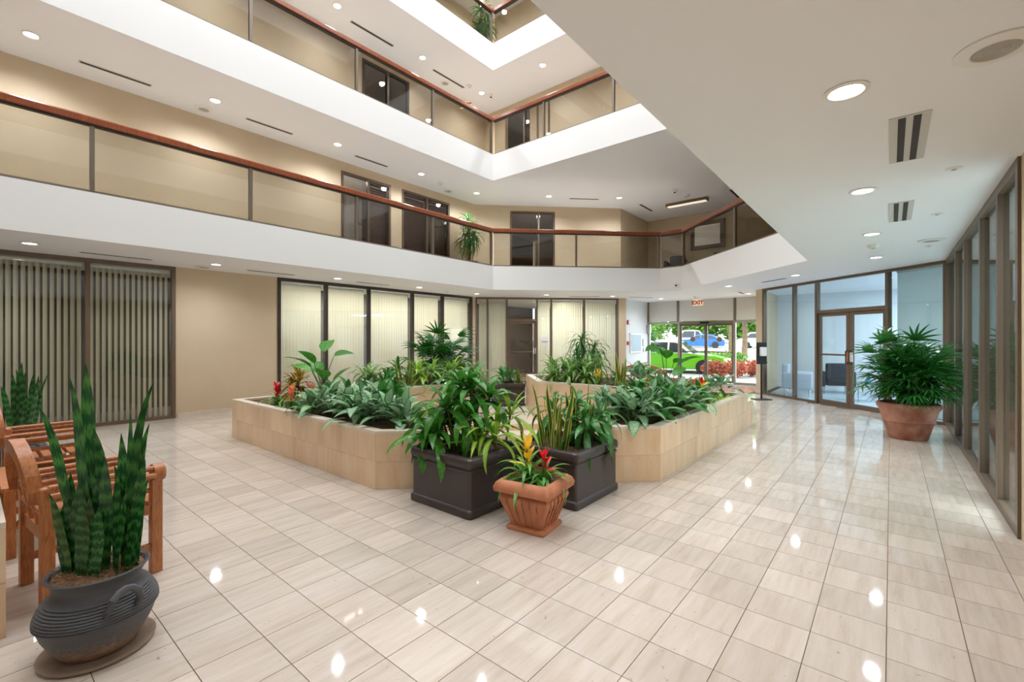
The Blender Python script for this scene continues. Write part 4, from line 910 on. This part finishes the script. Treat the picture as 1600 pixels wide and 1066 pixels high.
cane_plant('dracaena', 'dark dracaena above the upright peace lily', -5.5, 3.78, ZU, [(0, 0, .14), (.14, .02, .2)], DRK, 13, (-30, 78), (.85, .6), 49)
# planter and pot behind the steps
aglao(-6.0, 7.0, .58, 'dark green peace lily in the small black planter', 47, 30, 1.0, PEA); snake(-5.8, 7.18, .58, 9, .08, .25, .4, 'snake plant in the small black planter', SNE, 48, .6); bromeliad(-6.33, 6.66, .5, 'red', 'red and pink flowered bromeliad behind the stone steps', 6, .95, 'pink')
# raised planter, entrance side
for i, (x, y, lb) in enumerate([(-4.3, 6.28, 'nearest the stone steps'), (-4.0, 6.35, 'second from the stone steps'), (-3.72, 6.42, 'third from the stone steps')]): cane_plant('dracaena', f'pale-striped dracaena {lb} in the raised planter', x, y, ZU, [(0, 0, .26), (.12, .08, .32), (-.1, .1, .28), (.02, -.12, .16)], WAR, 16, (-25, 82), (1.1, .85), 50 + i)
cane_plant('dracaena', 'tall dark dracaena standing above the raised planter', -4.1, 6.9, ZU, [(-.12, 0, .45), (.14, .08, .6), (.0, -.1, .72), (-.25, .05, .34), (.25, -.05, .42)], TAL, 30, (-35, 80), (1.0, .7), 54, cr=.014)
bromeliad(-3.5, 6.3, ZU, 'yellow', 'yellow-flowered bromeliad in the raised planter', 7, .8); aglao(-3.3, 6.5, ZU, 'low dark leafy plant beside the small snake plant', 55, 18, .6, PEA)
snake(-3.15, 6.35, ZU, 9, .08, .38, .58, 'small snake plant on the raised planter edge', SNE, 56, .6); aglao(-3.0, 6.7, ZU, 'silver-leaved aglaonema before the curved wooden bench', 57, 26, 1.0)
# low planter, entrance side
for i, (x, y, k, lb, ky) in enumerate([(-2.2, 4.85, 1.15, 'large silver-leaved aglaonema at the corner of the entrance-side planter', AGL), (-2.12, 5.35, 1.1, 'dark glossy peace lily next to the corner aglaonema', PEA), (-2.45, 5.5, 1.3, 'upright dark green peace lily behind the corner plants', PEA), (-2.1, 5.95, 1.1, 'silver-leaved aglaonema hanging over the long planter edge', AGL), (-2.45, 6.2, 1.2, 'dark green peace lily in the middle of the entrance-side planter', PEA), (-2.2, 6.65, 1.0, 'dark green peace lily near the yellow bromeliad', PEA), (-2.5, 7.0, 1.0, 'silver-leaved aglaonema behind the yellow bromeliad', AGL), (-2.3, 8.1, 1.0, 'silver-leaved aglaonema at the far end of the entrance-side planter', AGL), (-2.65, 5.1, 1.0, 'silver-leaved aglaonema behind the black planter', AGL)]): aglao(x, y, Z, lb, 60 + i, 30, k, ky)
bigleaf(-2.6, 6.75, Z, (.62, .72, .82, .55, .48, .68, .4), 'tall broad-leaved plant before the entrance doors', 8)
bromeliad(-2.35, 6.95, Z, 'yellow', 'yellow-flowered bromeliad in the entrance-side planter', 10, .9); bromeliad(-2.3, 7.45, Z, 'yellow', 'red and yellow flowered bromeliad in the entrance-side planter', 11, 1.1, 'red'); bromeliad(-2.68, 6.3, Z, 'orange', 'salmon-flowered bromeliad in the entrance-side planter', 12, 1.2)
for i, (x, y) in enumerate([(-2.08, 6.95), (-2.06, 7.3), (-2.06, 7.65), (-2.12, 7.95)]): tuft('pothos', ('first', 'second', 'third', 'fourth')[i] + ' lime pothos from the corner on the entrance-side planter edge', x, y, Z, POT, 26, (-20, 70), (1.1, .9), 80 + i, 'lime pothos', .09)
# big palm
palm(.2, 9.12, .52, 20, 'large lady palm in the weathered terracotta pot', 9, 1.0, 13)
# upstairs dracaenas
def upstairs(x, y, z, label, lb2, seed):
    e = empty('round_pot', (x, y, z), 0, lb2, 'pot', 'upstairs pots'); MB().lathe([(.001, 0), (.16, 0), (.22, .28), (.24, .3), (.24, .34), (.21, .34), (.2, .3)], 32).build('body', 'terracotta_red', e, True); MB().lathe([(.2, .3), (.001, .32)], 24).build('soil', 'soil', e)
    cane_plant('dracaena', label, x, y, z + .3, [(-.12, 0, .5), (.1, .08, .85), (.02, -.1, 1.3), (.14, -.1, .62), (-.15, .1, 1.0), (-.1, -.12, .75)], TAL, 30, (-35, 80), (1.2, .85), seed, cr=.016)
upstairs(-9.9, 9.9, 3.53, 'tall dracaena in the corner of the second floor', 'brown pot of the second-floor dracaena', 90)
upstairs(-9.4, 9.95, 9.72, 'dracaena behind the fourth-floor balustrade corner', 'brown pot of the fourth-floor dracaena', 91)

# ------------------------------------------------------------------ wooden furniture
def lutyens(x, y, rz, w, label, nm='garden_chair', cat='chair', shoulder=.66, peak=.93, arch=1.0, grp='teak garden furniture'):
    """origin at the middle of the back, local +y is the front"""
    e = empty(nm, (x, y, 0), rz, label, cat, grp); hw = w / 2; D = .5
    for s in (-1, 1):
        MB().bevbox((s * hw - .03, D - .03, 0), (s * hw + .03, D + .03, .6), .006).build('leg', 'teak', e)
        MB().bevbox((s * hw - .03, -.03, 0), (s * hw + .03, .03, shoulder - .06), .006).build('leg', 'teak', e)
        MB().bevbox((s * hw - .035, -.04, shoulder - .08), (s * hw + .035, .035, shoulder + .02), .018, 3).build('knuckle', 'teak', e, True)
        MB().tube([(s * hw + s * .012 - .045, D, .635), (s * hw + s * .012 + .045, D, .635)], .055, 20).build('arm_scroll', 'teak', e, True) if False else MB().tube([(s * hw, D - .02, .64), (s * hw, D + .04, .64)], .055, 20).build('arm_scroll', 'teak', e, True)
        for ox, z in ((.02, .672), (.045, .63), (.0, .6), (-.01, .53)): MB().tube([(s * (hw + ox), 0, z), (s * (hw + ox), D - .015, z)], .017, 10).build('arm_rail', 'teak', e, True)
        MB().box((s * hw - .014, .02, .38), (s * hw + .014, D - .02, .44)).build('side_rail', 'teak', e); MB().box((s * hw - .012, .02, .14), (s * hw + .012, D - .02, .19)).build('stretcher', 'teak', e)
    MB().box((-hw + .03, D - .015, .37), (hw - .03, D + .015, .44)).build('front_rail', 'teak', e); MB().box((-hw + .03, -.015, .37), (hw - .03, .015, .44)).build('rear_rail', 'teak', e)
    n = 6; sm = MB().bevbox((-hw - .02, -.03, 0), (hw + .02, .03, .022), .005).mesh('seat_slat', 'teak')
    for i in range(n): link('seat_slat', sm, e, Matrix.Translation((0, .06 + i * .085, .44)))
    def top(t):
        a = arch * hw
        return shoulder + (peak - shoulder) * math.sqrt(max(0, 1 - (t / a) ** 2)) if abs(t) < a else shoulder
    ts = [-hw + 2 * hw * i / 36 for i in range(37)]
    V = [];
    for t in ts:
        z = top(t); k_ = -.15 * (z - .42); V += [(t, k_ - .035, z), (t, k_ + .025, z), (t, k_ + .025, z - .07), (t, k_ - .035, z - .07)]
    F = [(i * 4 + k, i * 4 + (k + 1) % 4, i * 4 + 4 + (k + 1) % 4, i * 4 + 4 + k) for i in range(36) for k in range(4)] + [(0, 1, 2, 3), (144, 147, 146, 145)]
    MB().add(V, F).build('crest_rail', 'teak', e)
    nv = max(3, int(w / .13))
    for i in range(1, nv):
        t = -hw + w * i / nv; zt = top(t) - .05; k_ = -.15 * (zt - .42); MB().add([(t + a, b + c, z_) for c, z_ in ((0, .43), (k_, zt)) for a, b in ((-.014, -.014), (.014, -.014), (.014, .006), (-.014, .006))], [(0, 1, 2, 3), (4, 5, 6, 7), (0, 1, 5, 4), (1, 2, 6, 5), (2, 3, 7, 6), (3, 0, 4, 7)]).build('back_slat', 'teak', e)
    for z in (.54, .64, .74, .83, .9):
        xs_ = [t for t in ts if top(t) - .05 > z]
        if len(xs_) > 2: MB().box((xs_[0], -.15 * (z - .42) - .01, z - .013), (xs_[-1], -.15 * (z - .42) + .012, z + .013)).build('cross_slat', 'teak', e)
    return e
lutyens(-3.84, .27, R(6), .48, 'arched teak garden chair beside the ribbed urn')
lutyens(-6.02, .25, R(0), .48, 'arched teak garden chair farther off, beyond the glass-topped table')
lutyens(-3.9, 8.95, R(0), 2.1, 'long teak bench with an arched back behind the raised planter', 'garden_bench', 'bench', .74, .99, .5)
e = empty('side_table', (-4.99, .46, 0), 0, 'teak side table with a glass top between the garden chairs', 'table', 'teak garden furniture')
for sx in (-1, 1):
    for sy in (-1, 1):
        MB().bevbox((sx * .36 - .03, sy * .26 - .03, 0), (sx * .36 + .03, sy * .26 + .03, .46), .005).build('leg', 'teak', e)
    MB().box((sx * .36 - .014, -.23, .39), (sx * .36 + .014, .23, .46)).build('apron', 'teak', e); MB().box((sx * .36 - .014, -.23, .3), (sx * .36 + .014, .23, .34)).build('lower_rail', 'teak', e)
    for sy in (-1, 1): MB().tube([(sx * .36, sy * .235, .2), (sx * .36, sy * .2, .25), (sx * .36, sy * .1, .3)], .02, 6).build('bracket', 'teak', e)
for sy in (-1, 1): MB().box((-.33, sy * .26 - .014, .39), (.33, sy * .26 + .014, .46)).build('apron', 'teak', e)
MB().ring([(-.4, -.3), (.4, -.3), (.4, .3), (-.4, .3)], [(-.32, -.22), (.32, -.22), (.32, .22), (-.32, .22)], .46, .49).build('top_frame', 'teak', e); MB().box((-.32, -.22, .474), (.32, .22, .484)).build('glass_top', 'table_glass', e)

# ------------------------------------------------------------------ lounge furniture
def armchair(x, y, rz, label, m='fabric_dark', w=.7, grp='lounge chairs', z=0):
    e = empty('armchair', (x, y, z), rz, label, 'chair', grp); hw = w / 2
    MB().bevbox((-hw + .08, -.3, .22), (hw - .08, .32, .44), .04, 3).build('seat', m, e, True); MB().bevbox((-hw + .06, .2, .3), (hw - .06, .36, .84), .05, 3).build('backrest', m, e, True)
    for s in (-1, 1):
        MB().bevbox((s * hw - .05, -.32, .2), (s * hw + .05, .34, .62), .035, 3).build('armrest', m, e, True)
        for yy in (-.26, .28): MB().tube([(s * (hw - .03), yy, 0), (s * (hw - .03), yy, .22)], .018, 8).build('leg', 'chrome', e)
armchair(-1.2, 15.5, R(200), 'dark armchair behind the narrow lounge pane'); armchair(.5, 15.3, R(170), 'dark two-seat armchair behind the low glass table', 'fabric_dark', 1.25); armchair(-1.9, 14.25, R(95), 'pale grey armchair just inside the lounge by the pier', 'fabric_pale', .8)
e = empty('coffee_table', (-.25, 14.0, 0), R(20), 'low glass coffee table with chrome legs in the lounge', 'table')
MB().box((-.5, -.3, .42), (.5, .3, .432)).build('top', 'table_glass', e)
for sx in (-1, 1):
    for sy in (-1, 1): MB().tube([(sx * .46, sy * .26, 0), (sx * .46, sy * .26, .42)], .012, 8).build('leg', 'chrome', e)
e = empty('vase', (-.42, 14.02, .433), 0, 'small teal ornament on the glass coffee table', 'vase'); mat('teal', (60, 150, 160), .3); MB().lathe([(.001, 0), (.05, 0), (.07, .06), (.03, .13), (.04, .16), (.03, .16)], 20).build('body', 'teal', e, True); MB().lathe([(.04, .16), (.045, .17), (.03, .17)], 20).build('lip', 'teal', e, True)
e = empty('magazine', (-.1, 13.95, .433), R(35), 'magazine lying on the glass coffee table', 'magazine'); MB().box((-.1, -.14, 0), (.1, .14, .008)).build('pages', 'plastic_white', e); MB().box((-.1, -.14, .008), (.1, .14, .0095)).build('cover', 'car_blue', e)
area('lounge_fill', (1.0, 14.3, 2.8), 2.4, 1.2, 105, (.92, .97, 1)); area('corridor_side_fill', (2.3, 6.5, 2.8), 2.0, 8.0, 560, (.95, .98, 1))  # unseen fill lights added to brighten the lounge and light the corridor sideways
area('upper_office_fill', (-11.3, 6.4, 5.85), 1.2, 1.0, 45, (.95, .98, 1)); area('office_blind_fill', (-11.5, 7.5, 2.8), .8, 6.0, 190, (1, .98, .94)); area('office_blind_fill', (-9.6, 14.0, 2.8), 2.0, 2.0, 170, (1, .98, .94))  # unseen fill lights added to brighten the pale door and the closed blinds
# second-floor bay: mirror and chairs
e = empty('framed_mirror', (-4.85, 16.36, 5.08), 0, 'dark-framed mirror on the end wall of the second-floor bay', 'mirror')
MB().box((-.5, -.04, -.42), (.5, 0, .42)).build('backing', 'picture_frame', e); MB().box((-.42, -.046, -.34), (.42, -.04, .34)).build('glass', 'mirror', e)
for a, b in (((-.55, -.06, .34), (.55, 0, .48)), ((-.55, -.06, -.48), (.55, 0, -.34)), ((-.55, -.06, -.34), (-.42, 0, .34)), ((.42, -.06, -.34), (.55, 0, .34))): MB().box(a, b).build('frame_side', 'picture_frame', e)
armchair(-5.6, 15.5, R(10), 'black armchair in the second-floor bay near the return wall', 'black_metal', .65, 'bay chairs', 3.53); armchair(-4.3, 15.6, R(-8), 'black armchair below the second-floor mirror', 'black_metal', .65, 'bay chairs', 3.53)

# ------------------------------------------------------------------ outside the entrance
tag(MB().box((-60, 16.5, -.25), (60, 19.0, -.012)).build('pavement', 'concrete'), 'pale concrete walkway outside the entrance', 'pavement', kind='structure')
tag(MB().add([(-60, 19, -.02), (60, 19, -.02), (60, 30, .25), (-60, 30, .25), (60, 70, 1.2), (-60, 70, 1.2)], [(0, 1, 2, 3), (3, 2, 4, 5)]).build('road', 'asphalt', fix=False), 'sunlit pale driveway and car park beyond the entrance', 'road', kind='structure')
tag(MB().add([(-60, 23.5, .11), (-3, 23.5, .11), (-3, 26.5, .19), (-60, 26.5, .19)], [(0, 1, 2, 3)]).build('lawn', 'lawn', fix=False), 'green grass strip along the driveway', 'lawn', kind='structure')
def car(x, y, z, rz, m, mtop, label, L=4.5, Wd=1.78, H=1.48):
    e = empty('car', (x, y, z), rz, label, 'car', 'parked cars'); w = Wd / 2
    lower = [(-L / 2, .35), (-L / 2 + .05, .22), (L / 2 - .08, .22), (L / 2, .38), (L / 2 - .04, .66), (L / 2 - .35, .78), (L * .22, .88), (-L * .38, .92), (-L / 2 + .08, .86)]
    bm = bmesh.new()
    def slab(prof, w0, w1):
        a = [bm.verts.new((px, -w0 if pz < .6 else -w1, pz)) for px, pz in prof]; b = [bm.verts.new((px, w0 if pz < .6 else w1, pz)) for px, pz in prof]; n = len(prof)
        bm.faces.new(a); bm.faces.new(b[::-1])
        for i in range(n): bm.faces.new((a[i], b[i], b[(i + 1) % n], a[(i + 1) % n]))
    slab(lower, w, w * .97); bmesh.ops.recalc_face_normals(bm, faces=bm.faces[:]); bmesh.ops.bevel(bm, geom=bm.edges[:], offset=.05, segments=2, affect='EDGES'); MB().frombm(bm).build('body', m, e, True)
    c0 = [(-L * .4, .9), (L * .22, .86), (L * .06, H - .06), (-L * .06, H), (-L * .26, H - .03)]
    bm = bmesh.new(); a = [bm.verts.new((px, -w * (.94 if pz < 1 else .74), pz)) for px, pz in c0]; b = [bm.verts.new((px, w * (.94 if pz < 1 else .74), pz)) for px, pz in c0]
    bm.faces.new(a); bm.faces.new(b[::-1])
    for i in range(5): bm.faces.new((a[i], b[i], b[(i + 1) % 5], a[(i + 1) % 5]))
    bmesh.ops.recalc_face_normals(bm, faces=bm.faces[:]); bmesh.ops.bevel(bm, geom=bm.edges[:], offset=.04, segments=2, affect='EDGES'); MB().frombm(bm).build('cabin', mtop, e, True)
    for s in (-1, 1):
        q = lambda px, pz: (px, s * (w * (.94 + (.74 - .94) * (pz - .9) / (H - .9)) + .006), pz)
        for pts in ([(-L * .34, .95), (-.12, .95), (-.12, H - .1), (-L * .24, H - .12)], [(-.04, .95), (L * .17, .93), (L * .055, H - .12), (-.04, H - .1)]): MB().add([q(*p) for p in pts], [(0, 1, 2, 3)]).build('side_window', 'car_glass', e)
        for px in (-L * .31, L * .31): MB().tube([(px, s * (w - .2), .32), (px, s * (w + .01), .32)], .32, 24).build('wheel', 'tyre', e, True)
        MB().bevbox((L / 2 - .1, s * w * .75 - .16, .56), (L / 2 - .0, s * w * .75 + .16, .68), .02).build('headlight', 'plastic_white', e); MB().bevbox((-L / 2 + .0, s * w * .78 - .13, .62), (-L / 2 + .09, s * w * .78 + .13, .78), .02).build('tail_light', 'red_paint', e)
    wv = lambda f, pz: w * (.94 + (.74 - .94) * (pz - .9) / (H - .9)) * f
    MB().add([(L * .215, -wv(.9, .92), .92), (L * .215, wv(.9, .92), .92), (L * .085, wv(.9, H - .1), H - .1), (L * .085, -wv(.9, H - .1), H - .1)], [(0, 1, 2, 3)]).build('windscreen', 'car_glass', e)
    return e
car(-7.6, 20.7, -.02, R(8), 'car_lime', 'car_white', 'lime green car with a white top parked right outside the doors')
car(-14.4, 46.2, .62, R(195), 'car_blue', 'car_blue', 'blue car parked beyond the grass strip', 4.4, 1.8, 1.35); car(-15.8, 49.5, .7, R(12), 'car_white', 'car_white', 'white car parked behind the blue car', 4.8, 1.9, 1.75); car(-9.0, 47.5, .65, R(5), 'car_white', 'car_white', 'white car parked under the outdoor tree', 4.5, 1.8, 1.5)
def leafcloud(e, nm, blobs, n, s, m, seed):
    rnd = random.Random(seed); V = []; F = []; UV = []
    for bx, by_, bz, rx, ry, rz_ in blobs:
        for i in range(n):
            d = Vector((rnd.gauss(0, 1), rnd.gauss(0, 1), rnd.gauss(0, 1))).normalized() * rnd.uniform(.55, 1); c = Vector((bx + d.x * rx, by_ + d.y * ry, bz + d.z * rz_))
            a = Vector((rnd.gauss(0, 1), rnd.gauss(0, 1), rnd.gauss(0, .6))).normalized(); b = a.cross(Vector((rnd.gauss(0, 1), rnd.gauss(0, 1), rnd.gauss(0, 1)))).normalized(); l = s * rnd.uniform(.6, 1.3); k = len(V)
            V += [tuple(c - a * l), tuple(c + b * l * .45), tuple(c + a * l), tuple(c - b * l * .45)]; F.append((k, k + 1, k + 2, k + 3)); UV += [(0, .5), (.5, 1), (1, .5), (.5, 0)]
    me = bpy.data.meshes.new(nm); me.from_pydata(V, [], F); me.materials.append(MATS[m]); u = me.uv_layers.new(name='UVMap')
    for lp in me.loops: u.data[lp.index].uv = UV[lp.vertex_index]
    return link(nm, me, e)
def tree(x, y, z, h, r, label, seed, n=900, s=.22, tr=.16, lowc=.68):
    e = empty('tree', (x, y, z), 0, label, 'tree', 'trees beyond the car park'); rnd = random.Random(seed)
    MB().tube([(0, 0, -.2), (.05, 0, h * .3), (-.05, .05, h * .55)], [tr, tr * .8, tr * .6], 10).build('trunk', 'trunk_bark', e, True)
    for i in range(3): q = i * 2.1 + seed; MB().tube([(-.02, .02, h * .45), (r * .4 * math.cos(q), r * .4 * math.sin(q), h * .68)], [tr * .5, tr * .2], 7).build('branch', 'trunk_bark', e, True)
    leafcloud(e, 'crown', [(r * .45 * math.cos(q), r * .45 * math.sin(q), h * (lowc + .12 * (i % 2)), r * .7, r * .7, h * (.24 if lowc > .6 else .36)) for i, q in enumerate([0, 1.3, 2.6, 3.9, 5.2])], n, s, 'leaf_tree', seed)
for i, (x, y, h_, r, lb) in enumerate([(-26, 60, 7, 4, 'green tree at the far side of the car park, behind the sliding door stile'), (-20, 62, 6.5, 4, 'green tree behind the parked blue car'), (-14, 62, 7.5, 4, 'green tree behind the parked white car'), (-30, 58, 7, 4, 'green tree seen through the side light by the white wall'), (-8, 60, 7, 4, 'green tree far behind the palm trunk')]): tree(x, y, .9, h_ * .85, r * .75, lb, i + 1, 900, .3, .16, .38)
tree(-7.9, 35, .4, 5.2, 2.6, 'spreading shade tree seen through the side light by the pier', 21, 800, .16, .2)
e = empty('palm_tree', (-6.7, 26.9, .2), 0, 'palm trunk standing just outside the sliding doors', 'tree'); MB().tube([(0, 0, -.2), (.03, 0, 2.5), (0, 0, 5.5)], [.2, .16, .15], 14).build('trunk', 'trunk_bark', e, True)
for i in range(11): put(e, fan, (0, 0, 5.5), i * .571, R(30), 4.0, None, 0, 'frond')
def shrub(x, y, z, r, h_, m, label, seed, s=.07, n=420, grp='outdoor shrubs'):
    e = empty('shrub', (x, y, z), 0, label, 'shrub', grp)
    for i in range(4): q = i * 1.6; MB().tube([(0, 0, -.05), (r * .5 * math.cos(q), r * .5 * math.sin(q), h_ * .6)], .012, 5).build('stem', 'cane_brown', e)
    leafcloud(e, 'foliage', [(0, 0, h_ * .55, r, r, h_ * .5), (r * .3, 0, h_ * .5, r * .8, r * .8, h_ * .45)], n, s, m, seed)
shrub(-5.25, 18.5, 0, .5, .68, 'leaf_shrub_red', 'red-leaved shrub outside, nearest the sliding door stile', 1); shrub(-4.75, 19.2, 0, .5, .66, 'leaf_shrub_red', 'red-leaved shrub outside, in the middle of the three', 2); shrub(-4.3, 20.1, 0, .5, .66, 'leaf_shrub_red', 'red-leaved shrub outside, nearest the pier', 3)
shrub(-6.3, 24.6, .1, .9, .8, 'leaf_tree', 'rounded green shrub on the grass strip behind the red shrubs', 4, .09); shrub(-4.6, 26, .15, .8, .5, 'leaf_tree', 'low green ground-cover shrub near the shade tree', 5, .09); shrub(-7.6, 25.2, .1, .8, .8, 'leaf_tree', 'rounded green shrub behind the lime green car', 6, .09)
e = empty('fan_palm', (-7.9, 18.0, 0), 0, 'dark fan palm outside the side light by the white wall', 'plant'); MB().tube([(0, 0, -.05), (0, 0, 1.3)], .06, 8).build('trunk', 'trunk_bark', e, True); rnd = random.Random(2)
for i in range(26): put(e, fan, (0, 0, 1.2 + i * .01), i * 2.4, R(-10 + i * 3), 1.5, None, rnd.uniform(-.4, .4), 'frond')
